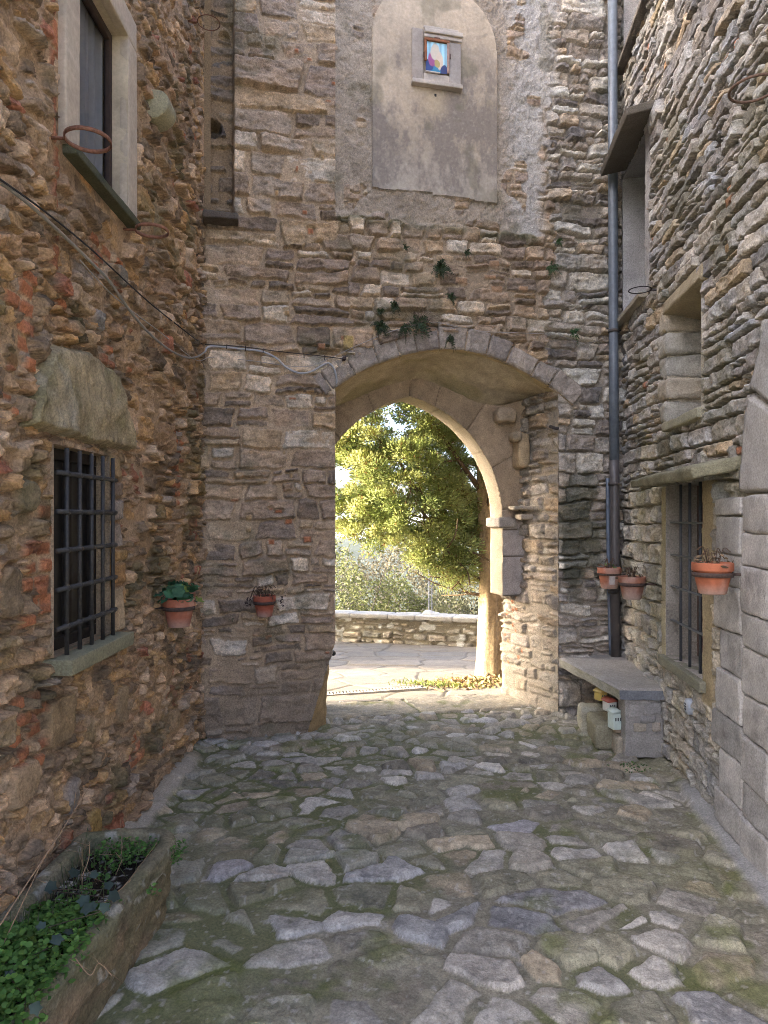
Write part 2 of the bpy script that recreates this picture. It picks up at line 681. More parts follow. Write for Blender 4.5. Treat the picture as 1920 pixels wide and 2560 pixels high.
# palettes (linear reflectance)
PAL_F = [(.26, (.36, .28, .215)), (.22, (.42, .33, .25)), (.17, (.60, .52, .43)), (.13, (.225, .18, .145)), (.10, (.45, .35, .245)), (.12, (.315, .25, .205))]
MORT_F = (.45, .335, .225)
PAL_FR = [(.30, (.33, .285, .24)), (.24, (.42, .365, .30)), (.20, (.58, .53, .45)), (.16, (.20, .175, .155)), (.10, (.44, .345, .245))]
PAL_L = [(.22, (.37, .25, .145)), (.18, (.45, .295, .14)), (.18, (.28, .205, .125)), (.20, (.50, .365, .225)), (.14, (.205, .15, .095)), (.03, (.37, .165, .10)), (.05, (.38, .305, .22))]
MORT_L = (.43, .295, .185)
PAL_F = [(w_, (c_[0] * 1.05, c_[1], c_[2] * .93)) for (w_, c_) in PAL_F]
PAL_L = [(w_, (c_[0] * 1.03, c_[1] * .98, c_[2] * 1.0)) for (w_, c_) in PAL_L]
PAL_R = [(.28, (.345, .315, .28)), (.24, (.45, .42, .375)), (.20, (.245, .225, .205)), (.10, (.43, .34, .235)), (.18, (.40, .385, .365))]
MORT_R = (.27, .24, .20)
BRICK = (.44, .175, .085)
BRICK2 = (.37, .155, .085)

exec_parts = []

# ================================================================== THE GATEHOUSE
def fpos(t, z, n):
    return FO + FU * np.asarray(t)[..., None] + A([0, 0, 1.]) * np.asarray(z)[..., None] + FN * np.asarray(n)[..., None]


NEAR = [Ft(*p) for p in ((838, 966), (880, 938), (926, 914), (965, 899), (1007, 886), (1050, 876), (1099, 870), (1135, 871), (1169, 875), (1205, 883), (1238, 893),
                         (1275, 909), (1308, 926), (1340, 943), (1370, 961), (1398, 980))]
BACK = [Ft(*p, -.45) for p in ((830, 1022), (870, 1006), (926, 984), (980, 964), (1018, 955), (1047, 949), (1075, 956), (1111, 972), (1160, 994), (1204, 1010), (1250, 1016), (1330, 1000))]
TL, TR = .966, 2.84
nt_, nz_ = A([p[0] for p in NEAR]), A([p[1] for p in NEAR])
nt_[0], nt_[-1] = TL, TR
bt_, bz_ = A([p[0] for p in BACK]), A([p[1] for p in BACK])


def arch_near(t):
    return np.interp(t, nt_, nz_)


def gate_hole(t, z, grow=0.0):
    tm, zs, R = 1.677, 1.62, 1.099
    up = np.where(t > tm, (t - 1.427) ** 2 + (z - zs) ** 2 < (R + grow) ** 2, (t - 1.927) ** 2 + (z - zs) ** 2 < (R + grow) ** 2)
    low = (t > .83 - grow) & (t < np.where(z < .95, 2.8, 2.526 + grow))
    return np.where(z > zs, up, low)


def cham(z):
    return np.where(z < .69, .75 + .216 * np.clip(z / .69, 0, 1), TL)


gate = thing('gatehouse', 'tall rubble stone gatehouse facade with pointed archway at the end of the courtyard', 'gatehouse', FO)

tt = snap(axis((-.12, 3.62, .0068)), [TL, TR])
zz = axis((-.15, 6.3, .0072), (6.3, 6.5, .05))
T, Z = np.meshgrid(tt, zz)
rg = np.random.RandomState(5)
ra = rect_layout(-.4, 4.2, -.4, 8, (.06, .165), (.12, .36), rg, .36)
rb = rect_layout(-.4, 4.2, -.4, 8, (.11, .23), (.2, .5), rg, .25)
rc = rect_layout(-.4, 4.2, -.4, 8, (.06, .13), (.10, .27), rg, .2)
ha, ca, va = coursed(T, Z, ra, PAL_F, MORT_F, 31, relief=.024, mlev=-.020, mvar=.040, face=.010, warp=.026, bev=.009, rad=(.005, .02), gap=(.003, .008))
hb, cb, vb = coursed(T, Z, rb, PAL_F, MORT_F, 32, relief=.028, mlev=-.024, mvar=.036, face=.012, bev=.010, rad=(.005, .02), gap=(.003, .008))
hc, cc, vc = coursed(T, Z, rc, PAL_F, (.40, .305, .21), 33, relief=.026, mlev=-.026, mvar=.030, face=.010, bev=.009, rad=(.005, .018), gap=(.003, .007))
hd, cd, vd = coursed(T, Z, ra, PAL_FR, (.36, .31, .25), 34, relief=.03, mlev=-.034, mvar=.024, face=.012, bev=.009, rad=(.004, .015), gap=(.003, .007))
wz = .05 * fbm(T * 3, Z * 3, 90, 2)
w_pier = sst(3.6, 3.9, Z + wz * 2) * sst(1.05, .95, T)
w_band = sst(3.02, 3.25, Z + wz * 3) * sst(.9, 1.2, T + wz)
w_right = sst(2.62, 2.9, T + wz + .08 * fbm(T * 6, Z * 9, 95, 2))
h = ha.copy()
c = ca.copy()
for (hh, ccx, w) in ((hb, cb, w_pier), (hc, cc, w_band), (hd, cd, w_right)):
    h = mix(h, hh, (w > .5 + .2 * fbm(T * 7, Z * 7, 97, 2)).astype(float))
    c = mix(c, ccx, (w > .5 + .2 * fbm(T * 7, Z * 7, 97, 2)).astype(float)[..., None])
# lower left: a smeared, darker render patch near the foot of the pier
w = sst(.62, .36, Z + .25 * fbm(T * 3, Z * 3, 101, 3) - .25 * (T - .4)) * sst(1.0, .9, T)
h = mix(h, np.maximum(h, .004 + .012 * fbm(T * 12, Z * 12, 103, 4)), w * .8)
c = mix(c, A([.27, .21, .15]) * (1 + .3 * fbm(T * 16, Z * 16, 104, 4))[..., None], (w * .75)[..., None])
# loose bricks and yellow stones between the courses
rg = np.random.RandomState(8)
bl = []
for k in range(34):
    t0, z0 = rg.uniform(.22, 1.35), rg.uniform(2.6, 6.0)
    if rg.rand() < .3:
        t0, z0 = rg.uniform(.05, .9), rg.uniform(.3, 2.6)
    bl.append((t0, t0 + rg.uniform(.025, .07), z0, z0 + rg.uniform(.02, .055), BRICK if rg.rand() < .6 else (.46, .30, .15), .008, .008))
for k in range(5):
    t0, z0 = rg.uniform(1.9, 2.7), rg.uniform(3.0, 3.8)
    bl.append((t0, t0 + rg.uniform(.06, .12), z0, z0 + rg.uniform(.04, .08), (.40, .25, .15), .006, .012))
bl.append(Ft(858, 865)[:1] + (Ft(858, 865)[0] + .085, Ft(858, 865)[1] - .03, Ft(858, 865)[1] + .09, (.46, .33, .13), .018, .008))
h, c = overlay(T, Z, h, c, bl, 44)
# roughcast field, smooth plaster panel
ez = .045 * fbm(T * 5, Z * 2, 111, 3)
w_rc = sst(3.965, 3.985, Z + ez) * sst(TL - .004, TL + .004, T) * sst(2.80, 2.62, T + .06 * fbm(T * 4, Z * 4, 112, 3) - .10 * sst(4.2, 6, Z))
rcn = .016 * fbm(T * 16, Z * 16, 113, 4) + .012 * np.abs(fbm(T * 34, Z * 24, 114, 3))
h_rc = -.016 + rcn + .012 * fbm(T * 3, Z * 3, 115, 2)
c_rc = A([.385, .315, .24]) * (1 + .28 * fbm(T * 6, Z * 6, 116, 4) + .15 * fbm(T * 40, Z * 40, 117, 2))[..., None]
c_rc = mix(c_rc, A([.47, .45, .42]) * (1 + .2 * fbm(T * 9, Z * 9, 118, 3))[..., None], (sst(2.25, 2.55, T + .1 * fbm(T * 3, Z * 2, 119, 2)) * .75)[..., None])
peek = sst(.42, .47, fbm(T * 4.5, Z * 5.5, 120, 2)) * .9
ww = w_rc * (1 - peek)
h = mix(h, np.minimum(h, h_rc + .012), w_rc)
h = mix(h, h_rc, ww)
c = mix(c, c_rc, ww[..., None])
# mossy ledge under the roughcast
lw_ = np.exp(-((Z - (3.955 - ez)) / .035) ** 2) * sst(TL, TL + .03, T) * sst(2.8, 2.6, T)
h = h + lw_ * (.02 + .012 * fbm(T * 10, Z * 10, 121, 3))
c = moss(c, lw_ * (.55 + .6 * fbm(T * 7, Z * 7, 122, 3)), (.115, .115, .055))
P0, P1, PZ = 1.256, 2.295, 4.215
pe = .012 * fbm(T * 9, Z * 9, 130, 3)
tr_arc = sst(0, .02, (5.75 - np.clip((T - 1.9) * 1.2, 0, 1) * .0) - Z + 9)
is_panel = ((Z < 5.42) | ((T - 1.775) ** 2 + (Z - 5.42) ** 2 < .52 ** 2)) & (T > P0 + pe * .4) & (T < P1 + pe * .2) & (Z > PZ + .02 * fbm(T * 6, Z * 0, 131, 3) + np.where(T < 1.75, .02, 0))
h_p = .008 + .006 * fbm(T * 4, Z * 4, 132, 3) + .003 * fbm(T * 26, Z * 26, 133, 3)
st = fbm(T * 3.2, Z * 2.2, 134, 4)
st2 = fbm(T * 17, Z * 9, 135, 6, .68)
dark = sst(-.24, .46, .75 * st + .75 * st2 + .50 * np.exp(-((Z - 4.74) / .33) ** 2) - .20 + .12 * sst(1.9, 1.4, T)) * .85 * sst(5.7, 5.2, Z)
c_p = mix(A([.50, .42, .33]) * np.ones(T.shape + (1,)), A([.46, .415, .365]), sst(4.75, 4.3, Z)[..., None])
c_p = c_p * A([1.03, .99, .92]) * (1 + .22 * st2 + .12 * fbm(T * 2, Z * 2, 136, 2))[..., None]
c_p = mix(c_p, A([.205, .175, .15]), dark[..., None])
c_p = mix(c_p, A([.50, .40, .27]), (sst(.16, .02, np.abs(T - 1.76)) * sst(4.80, 4.92, Z) * sst(5.12, 5.0, Z) * .8)[..., None])
sp = sst(.40, .55, fbm(T * 55, Z * 55, 137, 2)) * .18
c_p = mix(c_p, A([.56, .5, .42]), sp[..., None])
h = np.where(is_panel, h_p, h)
c = np.where(is_panel[..., None], c_p, c)
# the vertical chase in the left corner
w_ch = sst(.205, .19, T + .008 * fbm(T * 2, Z * 14, 140, 2)) * sst(3.85, 3.87, Z)
hr, cr, _ = coursed(T, Z, ra, [(.5, (.27, .205, .15)), (.3, (.36, .27, .18)), (.2, (.2, .16, .13))], (.36, .25, .15), 36, relief=.03, mlev=-.012, mvar=.02)
holez = np.exp(-((Z - 4.62) / .07) ** 2 - ((T - .04) / .07) ** 2)
h = mix(h, hr - .13 - .16 * sst(.3, .5, holez), w_ch)
c = mix(c, cr, w_ch[..., None])
# moss and lichen
mo = sst(.12, .5, fbm(T * 3, Z * 3, 141, 3) + .35 * np.exp(-((T - 3.0) / .22) ** 2 - ((Z - 1.55) / .3) ** 2) * 2 - .12)
c = moss(c, mo * sst(2.75, 2.9, T) * sst(2.3, 1.9, Z) * .75, (.075, .078, .045))
c = moss(c, sst(.35, .6, fbm(T * 4, Z * 4, 143, 3)) * .5, (.17, .155, .10))
# under the voussoirs the wall stays back
za = arch_near(T)
ring = (T > TL - .12) & (T < TR + .2) & (Z < za + .13) & (Z > 2.55)
h = np.where(ring, np.minimum(h, -.004), h)
Tm, Zm = face_mid(T), face_mid(Z)
hole = (Tm > TL) & (Tm < TR) & (Zm < arch_near(Tm)) | ((Tm > cham(Zm)) & (Tm <= TL + .001) & (Zm < .69))
# straight reveals: ease the relief at the jamb edges
ej = np.minimum(np.abs(T - TL), np.abs(T - TR))
we = sst(.03, .0, ej) * (Z < za)
h = mix(h, .3 * h, we)
P = fpos(T, Z, h)
pan_f = face_mid(is_panel.astype(float)) > .5
mb = MB()
add_grid(mb, P, c, keep=~hole & ~pan_f)
mb.build('wall', M_STONE, gate, smooth=False)
mb = MB()
add_grid(mb, P, c, keep=~hole & pan_f)
mb.build('plaster_panel', M_PLASTER, gate)

# voussoirs of the near arch
pts = [A(p) for p in zip(nt_, nz_)]
sp_ = spline([A([p[0], p[1], 0]) for p in pts], 8)
sp_ = A(sp_)[:, :2]
dl = np.concatenate([[0], np.cumsum(np.hypot(*np.diff(sp_, axis=0).T))])
S = np.linspace(-.10, dl[-1] + .16, 330)
xs = np.interp(S, dl, sp_[:, 0])
ys = np.interp(S, dl, sp_[:, 1])
ov = np.maximum(0, -S)
ov2 = np.maximum(0, S - dl[-1])
xs = xs - ov * .80 + ov2 * .80
ys = ys - ov * .6 - ov2 * .6
dx, dy = np.gradient(xs), np.gradient(ys)
ln = np.hypot(dx, dy)
nx_, ny_ = -dy / ln, dx / ln
k9 = np.ones(25) / 25
nx_ = np.convolve(np.pad(nx_, 12, 'edge'), k9, 'valid')
ny_ = np.convolve(np.pad(ny_, 12, 'edge'), k9, 'valid')
joints = A([-.02, .20, .42, .60, .745, .93, 1.16, 1.345, 1.52, 1.76, 1.93, 2.2])
mb = MB()
rad = np.concatenate([[-.012, -.004], np.linspace(.004, .2, 22), [.207, .212]])
SS, RR = np.meshgrid(S, rad)
jd = np.min(np.abs(SS[..., None] + .03 * fbm(SS, RR * 2, 3, 2)[..., None] - joints), -1)
jid = np.sum(SS[..., None] > joints, -1)
ow = .135 + .045 * hashr(jid, 3) + .006 * fbm(SS * 10, RR * 5, 151, 2)
RRc = np.minimum(RR, ow)
ht = .012 + .016 * (hashr(jid, 4) - .5) + .011 * fbm(SS * 18, RR * 18, 152, 4) + .004 * fbm(SS * 45, RR * 45, 153, 2)
edge = np.minimum(sst(-.012, .01, RRc), 1)
ht = mix(-.022, ht, sst(.001, .009, jd) * sst(.0, .012, ow - RR + .004) * (.5 + .5 * edge))
X2 = np.interp(SS, S, xs) + np.interp(SS, S, nx_) * RRc
Y2 = np.interp(SS, S, ys) + np.interp(SS, S, ny_) * RRc
cv = pal_pick([(.5, (.335, .285, .24)), (.3, (.38, .32, .265)), (.2, (.29, .245, .21))], hashr(jid, 6).ravel()).reshape(SS.shape + (3,))
cv = cv * (1 + .35 * fbm(SS * 22, RR * 22, 154, 4) + .2 * fbm(SS * 60, RR * 60, 158, 2))[..., None]
cv = mix(A([.15, .12, .09]), cv, sst(.0, .008, jd)[..., None])
add_grid(mb, fpos(X2, Y2, ht), cv)
# underside of the ring
dep = np.linspace(.012, -.11, 10)
SS, DD = np.meshgrid(S, dep)
jd = np.min(np.abs(SS[..., None] - joints), -1)
X2 = np.interp(SS, S, xs) + .004 * fbm(SS * 20, DD * 20, 155, 3) * np.interp(SS, S, nx_)
Y2 = np.interp(SS, S, ys) + np.interp(SS, S, ny_) * (-.010 + .008 * sst(.008, .0, jd) + .006 * fbm(SS * 9, DD * 12, 156, 3))
cu = A([.40, .31, .17]) * (1 + .3 * fbm(SS * 8, DD * 14, 157, 4))[..., None]
cu = mix(cu, A([.2, .15, .08]), sst(.007, .0, jd)[..., None])
add_grid(mb, fpos(X2, Y2, DD), cu, flip=True)
mb.build('arch_ring', M_ASHLAR, gate)

# plastered vault between the near arch and the gate arch
s = np.linspace(0, 1, 200)
nT, nZ = np.interp(s, (nt_ - TL) / (TR - TL), nt_), np.interp(s, (nt_ - TL) / (TR - TL), nz_)
bs = (bt_ - bt_[0]) / (bt_[-1] - bt_[0])
bT, bZ = np.interp(s, bs, bt_), np.interp(s, bs, bz_)
kk = np.ones(9) / 9
bZ = np.convolve(np.pad(bZ, 4, 'edge'), kk, 'valid')
w = np.linspace(0, 1, 60)
Sg, Wg = np.meshgrid(s, w)
VT = mix(nT[None], bT[None], Wg)
VZ = mix(nZ[None], bZ[None], Wg) + .035 * np.sin(PI * Wg) * (1 - .6 * Sg)
N0 = -.03 - .44 * Wg
bmp = .022 * fbm(VT * 4, N0 * 7, 160, 4) + .010 * np.abs(fbm(VT * 5, N0 * 30, 161, 3))
VZ = VZ + bmp * sst(0, .08, Wg)
cv = A([.42, .345, .225]) * (1 + .28 * fbm(VT * 5, N0 * 12, 162, 4) + .2 * fbm(VT * 22, N0 * 26, 163, 3))[..., None]
cv = moss(cv, sst(.15, .5, fbm(VT * 2.4, N0 * 5, 164, 3) + .3 * sst(2.2, 2.7, VT)) * .5, (.24, .20, .08))
mb = MB()
add_grid(mb, fpos(VT, VZ, N0), cv, flip=True)
mb.build('vault', M_ROUGH, gate)

# the pointed gate arch itself
ta, za_ = axis((.6, 2.98, .01)), axis((-.1, 3.1, .01))
T, Z = np.meshgrid(ta, za_)
ang = np.arctan2(Z - 1.62, T - 1.677)
rr_ = np.hypot(T - 1.677, Z - 1.62)
jj = A([-.35, .12, .55, .98, 1.33, 1.56, 1.90, 2.3, 2.7, 3.1])
jd = np.min(np.abs(ang[..., None] - jj + .03 * fbm(T, Z, 171, 2)[..., None]), -1) * rr_
jd = np.where(Z > 1.62, jd, np.min(np.abs(Z[..., None] - A([1.54, 1.30, .95, .6, .3])), -1))
jid = np.sum(ang[..., None] > jj, -1)
nn = -.45 + .012 * fbm(T * 7, Z * 7, 172, 4) - .02 * sst(.008, 0, jd)
cg = A([.36, .265, .17]) * (1 + .2 * (hashr(jid, 2)[..., None] - .5)) * (1 + .25 * fbm(T * 9, Z * 9, 173, 4) + .15 * fbm(T * 30, Z * 30, 174, 2))[..., None]
cg = mix(cg, A([.40, .35, .31]) * (1 + .2 * fbm(T * 20, Z * 20, 175, 3))[..., None], sst(1.75, 1.55, Z)[..., None])
cg = mix(cg, A([.16, .12, .08]), sst(.006, 0, jd)[..., None])
keep = ~gate_hole(face_mid(T), face_mid(Z))
mb = MB()
add_grid(mb, fpos(T, Z, nn), cg, keep=keep)
# reveal (intrados) of the gate arch, smooth polylines on both sides
q = np.linspace(0, 1, 90)
a0 = math.acos((1.677 - 1.427) / 1.099)
right = [(1.427 + 1.099 * math.cos(a0 * (1 - v)), 1.62 + 1.099 * math.sin(a0 * (1 - v))) for v in q] + [(2.526, z) for z in np.linspace(1.60, .95, 50)] + [(t, .95) for t in np.linspace(2.53, 2.8, 12)]
left = [(1.677 - (x - 1.677), z) for (x, z) in right[:90]] + [(.828, z) for z in np.linspace(1.6, -.05, 60)]
for nm, pl in (('r', right), ('l', left)):
    pl = A(pl)
    D = np.linspace(-.44, -.73, 16)
    I, DD = np.meshgrid(np.arange(len(pl)), D)
    XT = pl[I, 0] + .004 * fbm(pl[I, 1] * 14, DD * 14, 176, 3)
    XZ = pl[I, 1] + .004 * fbm(pl[I, 0] * 14, DD * 14, 177, 3)
    sarc = np.concatenate([[0], np.cumsum(np.hypot(*np.diff(pl, axis=0).T))])[I]
    jd = np.min(np.abs(sarc[..., None] - A([.28, .55, .83, 1.1, 1.37, 1.62, 1.95])), -1)
    ci = A([.34, .28, .2]) * (1 + .22 * fbm(sarc * 10, DD * 12, 178, 4))[..., None]
    ci = mix(ci, A([.2, .15, .1]), sst(.006, 0, jd)[..., None])
    add_grid(mb, fpos(XT, XZ, DD), ci, flip=(nm == 'l'))
mb.build('gate_arch', M_ASHLAR, gate)

# outer face, top and ends of the gatehouse (seen from the road)
tb, zb = axis((-6.5, .6, .08), (.6, 2.9, .012), (2.9, 9, .08)), axis((-.9, 3.1, .014), (3.1, 6.5, .08))
T, Z = np.meshgrid(tb, zb)
ho, co, _ = coursed(T, Z, rect_layout(-7, 9.5, -1, 8, (.12, .2), (.2, .4), np.random.RandomState(3), .1), PAL_F, MORT_F, 37)
mb = MB()
add_grid(mb, fpos(T, Z, -.73 - ho * .3), co, keep=~gate_hole(face_mid(T), face_mid(Z), .004), flip=True)
mb.add(fpos(A([-6.5, 9, 9, -6.5]), A([6.5] * 4), A([.0, .0, -.73, -.73])), np.array([[0, 1, 2, 3]]), (.3, .22, .16))
mb.build('outer_wall', M_STONE, gate)

# jambs of the passage
ln = math.hypot(.2, .73)
uu, z2 = axis((0, ln, .0095)), axis((-.12, 2.86, .0095))
U, Z = np.meshgrid(uu, z2)
rj = rect_layout(-.4, 1.2, -.4, 3.2, (.07, .15), (.12, .3), np.random.RandomState(21), .25)
hj, cj, _ = coursed(U, Z, rj, [(.35, (.35, .295, .225)), (.25, (.42, .36, .29)), (.2, (.28, .23, .18)), (.2, (.38, .285, .185))], (.33, .275, .205), 38, relief=.03, mlev=-.014, mvar=.026, face=.012, bev=.010, rad=(.005, .018))
w = sst(.75, .3, Z + .3 * fbm(U * 4, Z * 4, 181, 3)) * .6
cj = mix(cj * .9, A([.31, .27, .205]) * (1 + .25 * fbm(U * 12, Z * 12, 182, 4))[..., None], w[..., None])
hj = mix(hj, .006 + .012 * fbm(U * 12, Z * 12, 183, 4), w)
rg = np.random.RandomState(14)
hj, cj = overlay(U, Z, hj, cj, [(a, a + .035, b, b + .04, BRICK, .008, .008) for (a, b) in zip(rg.uniform(.45, .7, 12), rg.uniform(.3, .95, 12))], 45)
hj = hj * sst(0, .04, U)
f = U / ln
dirn = A([-.73, .2]) / ln           # normal in (t, depth) pointing into the passage
tJ = 2.84 - .2 * f - hj * .96
nJ = -.73 * f + hj * .26
mb = MB()
add_grid(mb, fpos(tJ, Z, nJ), cj, flip=True)
mb.build('passage_wall', M_STONE, gate, smooth=False)
z2 = np.concatenate([np.linspace(-.12, .66, 80), np.linspace(.665, .72, 12), np.linspace(.73, 2.8, 120)])
sC = np.concatenate([np.linspace(0, .2, 14), np.linspace(.21, 1, 24)])
Sg, Z = np.meshgrid(sC, z2)
tn = cham(Z)
kf = np.clip(Z / .69, 0, 1)
tf = np.where(Z < .69, .914 + .032 * kf, TL)
a = np.clip(Sg / .2, 0, 1)
b = np.clip((Sg - .2) / .8, 0, 1)
tL = np.where(Sg <= .2, mix(tn, tf, a), mix(tf, .86, b))
nL = np.where(Sg <= .2, -.15 * a, -.15 - .58 * b)
nz3 = fbm(Sg * 9, Z * 9, 191, 4)
tL = tL + .012 * nz3 * sst(0, .02, Sg)
cl = A([.36, .25, .125]) * (1 + .3 * nz3 + .2 * fbm(Sg * 40, Z * 40, 192, 3))[..., None]
cl = mix(cl, A([.33, .25, .19]), sst(.68, .75, Z)[..., None])
mb = MB()
add_grid(mb, fpos(tL, Z, nL), cl)
mb.build('passage_wall', M_ROUGH, gate)

# loose blocks standing out of the passage wall and the gate arch
AXF = A([FU, FN, [0, 0, 1.]])
for (px, py, off, hf, col) in ((1262, 1040, -.40, (.10, .09, .07), (.42, .33, .23)), (1288, 1092, -.36, (.045, .07, .045), (.42, .33, .22)),
                               (1303, 1128, -.40, (.06, .10, .17), (.47, .35, .21)), (1300, 1270, -.36, (.10, .09, .018), (.44, .37, .28)),
                               (1310, 1292, -.36, (.07, .08, .028), (.4, .33, .25)), (1318, 1232, -.38, (.045, .07, .03), (.42, .34, .25))):
    mb = MB()
    rough_box(mb, Fp(px, py, off), A(hf) * .92, AXF, min(hf) * .7, .012, .015, A(col) * .88, px, cvar=.3)
    mb.build('corbel_stone', M_ASHLAR, gate)
mb = MB()
pc = Fp(1252, 1306, -.58)
rough_box(mb, pc, (.085, .165, .045), AXF, .02, .006, .015, (.31, .275, .235), 3, cvar=.3)
mb.build('impost_block', M_ASHLAR, gate)
# dark ledge slab under the corner chase
mb = MB()
rough_box(mb, Fp(553, 549, .05), (.125, .09, .024), AXF, .01, .005, .02, (.13, .105, .085), 9)
mb.build('ledge', M_ASHLAR, gate)

# ================================================================== LEFT HOUSE
def lpos(u, z, n):
    u = np.asarray(u)
    return np.stack([-(LX + LS * u) + n, u, np.asarray(z)], -1)


LFR = (A([-LX, 0, 0.]), A([-LS, 1, 0.]), LN)
house_l = thing('stone_house', 'ochre rubble house with brick patches, barred window and curtained upper window', 'house', (-LX, 4, 0))
ua = axis((.5, 1.4, .06), (1.4, 5.12, .0063))
zl = axis((-.15, 5.7, .0066), (5.7, 5.9, .05))
W1 = (2.727, 3.29, 1.085, 1.945)      # barred window
W2 = (2.94, 3.505, 3.215, 4.13)       # curtained window
ua = snap(ua, [W1[0], W1[1], W2[0], W2[1]])
zl = snap(zl, [W1[2], W1[3], W2[2], W2[3]])
U, Z = np.meshgrid(ua, zl)
rl = rect_layout(-1, 6, -.4, 6.5, (.055, .15), (.07, .24), np.random.RandomState(33), .35)
h1, c1, v1 = coursed(U, Z, rl, PAL_L, MORT_L, 51, gap=(.003, .010), relief=.036, mlev=-.020, mvar=.038, face=.015, bev=.009, warp=.034, rad=(.006, .03), skew=.26, rotv=.10)
h2, c2, v2 = rubble(U, Z, (.095, .062), PAL_L, MORT_L, 52, gap=.004, relief=.026, mlev=-.020, mvar=.030, face=.012, bev=.009, warp=.012)
w = (fbm(U * 1.5, Z * 1.5, 201, 3) + .25 * sst(4.1, 4.9, U) + .15 * sst(3.6, 4.6, Z) > .12).astype(float)
h, c = mix(h1, h2, w), mix(c1, c2, w[..., None])
# lime smeared over the lower wall
w = sst(.05, .35, fbm(U * 2.2, Z * 2.2, 203, 3) + .22 * sst(.9, .3, Z) - .12)
hm = -.004 + .024 * fbm(U * 8, Z * 8, 204, 4) + .012 * np.abs(fbm(U * 26, Z * 26, 205, 3))
cvm = sst(-.004, .006, hm - h) * w
h = mix(h, np.maximum(h, hm), w)
c = mix(c, A([.40, .265, .15]) * (1 + .3 * fbm(U * 14, Z * 14, 206, 4))[..., None], (cvm * .9)[..., None])
rg = np.random.RandomState(31)
bl = []


def brick_run(px0, py0, n, per=1, along=0.0, w=.11, hgt=.055, p=.85):
    q = Lp(px0, py0)
    for i in range(n):
        for j in range(per):
            if rg.rand() < p:
                u0 = q[1] + j * (w + .012) + (i % 2) * w * .35 + along * i
                z0 = q[2] - i * (hgt + .012)
                bl.append((u0 + rg.uniform(-.01, .01), u0 + w * rg.uniform(.75, 1.05), z0, z0 + hgt * rg.uniform(.85, 1.1),
                           A(BRICK if rg.rand() < .6 else BRICK2) * rg.uniform(.8, 1.2), rg.uniform(-.004, .012), .008))


brick_run(95, 1300, 5, 1, w=.10)
brick_run(60, 1395, 5, 2, w=.10)
brick_run(95, 1500, 4, 1, w=.09)
brick_run(40, 640, 5, 1, w=.10)
brick_run(5, 760, 4, 2, w=.09)
brick_run(430, 1085, 9, 2, w=.09, hgt=.045, p=.8)
brick_run(225, 600, 3, 3, w=.13, hgt=.05)
brick_run(130, 20, 9, 1, w=.055, hgt=.12)
brick_run(210, 980, 3, 1, w=.07, hgt=.09, p=1)
brick_run(30, 1790, 5, 2, w=.12)
brick_run(330, 1800, 5, 2, w=.10, p=.6)
brick_run(160, 2130, 3, 2, w=.13, p=.7)
brick_run(250, 870, 2, 2, w=.08, p=.8)
for k in range(40):
    u0, z0 = rg.uniform(2.2, 5.0), rg.uniform(.2, 5.3)
    bl.append((u0, u0 + rg.uniform(.03, .09), z0, z0 + rg.uniform(.025, .06), A(BRICK) * rg.uniform(.7, 1.1), rg.uniform(-.006, .012), .012))
# squared quoins at the barred window's far side and a few big faces
for (z0, z1, wd, col) in ((1.08, 1.3, .17, (.46, .345, .22)), (1.31, 1.42, .20, (.40, .23, .10)), (1.43, 1.49, .22, (.42, .27, .12)), (1.5, 1.62, .15, (.40, .33, .27)),
                          (1.63, 1.74, .17, (.37, .31, .26)), (1.75, 1.83, .19, (.27, .2, .15)), (1.84, 1.96, .15, (.44, .30, .16))):
    bl.append((W1[1], W1[1] + wd, z0, z1, col, .012, .012))
for (px, py, w_, h_, col) in ((150, 1800, .24, .2, (.36, .25, .14)), (300, 1760, .14, .2, (.34, .24, .14)), (180, 1990, .12, .16, (.30, .25, .21)),
                              (60, 1960, .2, .16, (.36, .25, .15)), (235, 2075, .12, .2, (.45, .29, .10)), (70, 1240, .14, .13, (.30, .24, .15)),
                              (30, 1480, .13, .2, (.26, .19, .12)), (430, 1800, .16, .14, (.38, .26, .15)), (245, 800, .12, .1, (.23, .21, .19)), (300, 690, .13, .11, (.22, .19, .15))):
    q = Lp(px, py)
    bl.append((q[1] - w_ / 2, q[1] + w_ / 2, q[2] - h_ / 2, q[2] + h_ / 2, col, .022, .05))
h, c = overlay(U, Z, h, c, bl, 61, .010)
# slow bulges of the old wall, moss
h = h + .018 * fbm(U * .8, Z * .8, 211, 2)
c = moss(c, sst(.22, .55, fbm(U * 3, Z * 3, 212, 4) + .12 * sst(4.2, 4.9, U)) * .6, (.13, .115, .05))
c = c * (1 - .22 * sst(.05, .5, fbm(U * 1.7, Z * 1.1, 214, 3)))[..., None]
for r in (W1, W2):
    d = rect_dist(U, Z, r)
    h = mix(h, .004 + .3 * h, sst(.035, .004, d))
    if r is W2:
        w = sst(.15, .14, np.maximum(d, 0) + .012 * fbm(U * 8, Z * 8, 213, 2))
        h = mix(h, -.01, w)
h = h * sst(5.12, 5.02, U)
lint = [Lp(*p)[1:] for p in ((62, 1062), (70, 1010), (84, 950), (112, 872), (128, 858), (175, 862), (222, 880), (250, 905), (283, 930), (296, 985), (322, 1080), (326, 1130), (283, 1122), (200, 1106), (122, 1084), (62, 1068))]
lint = A(lint)


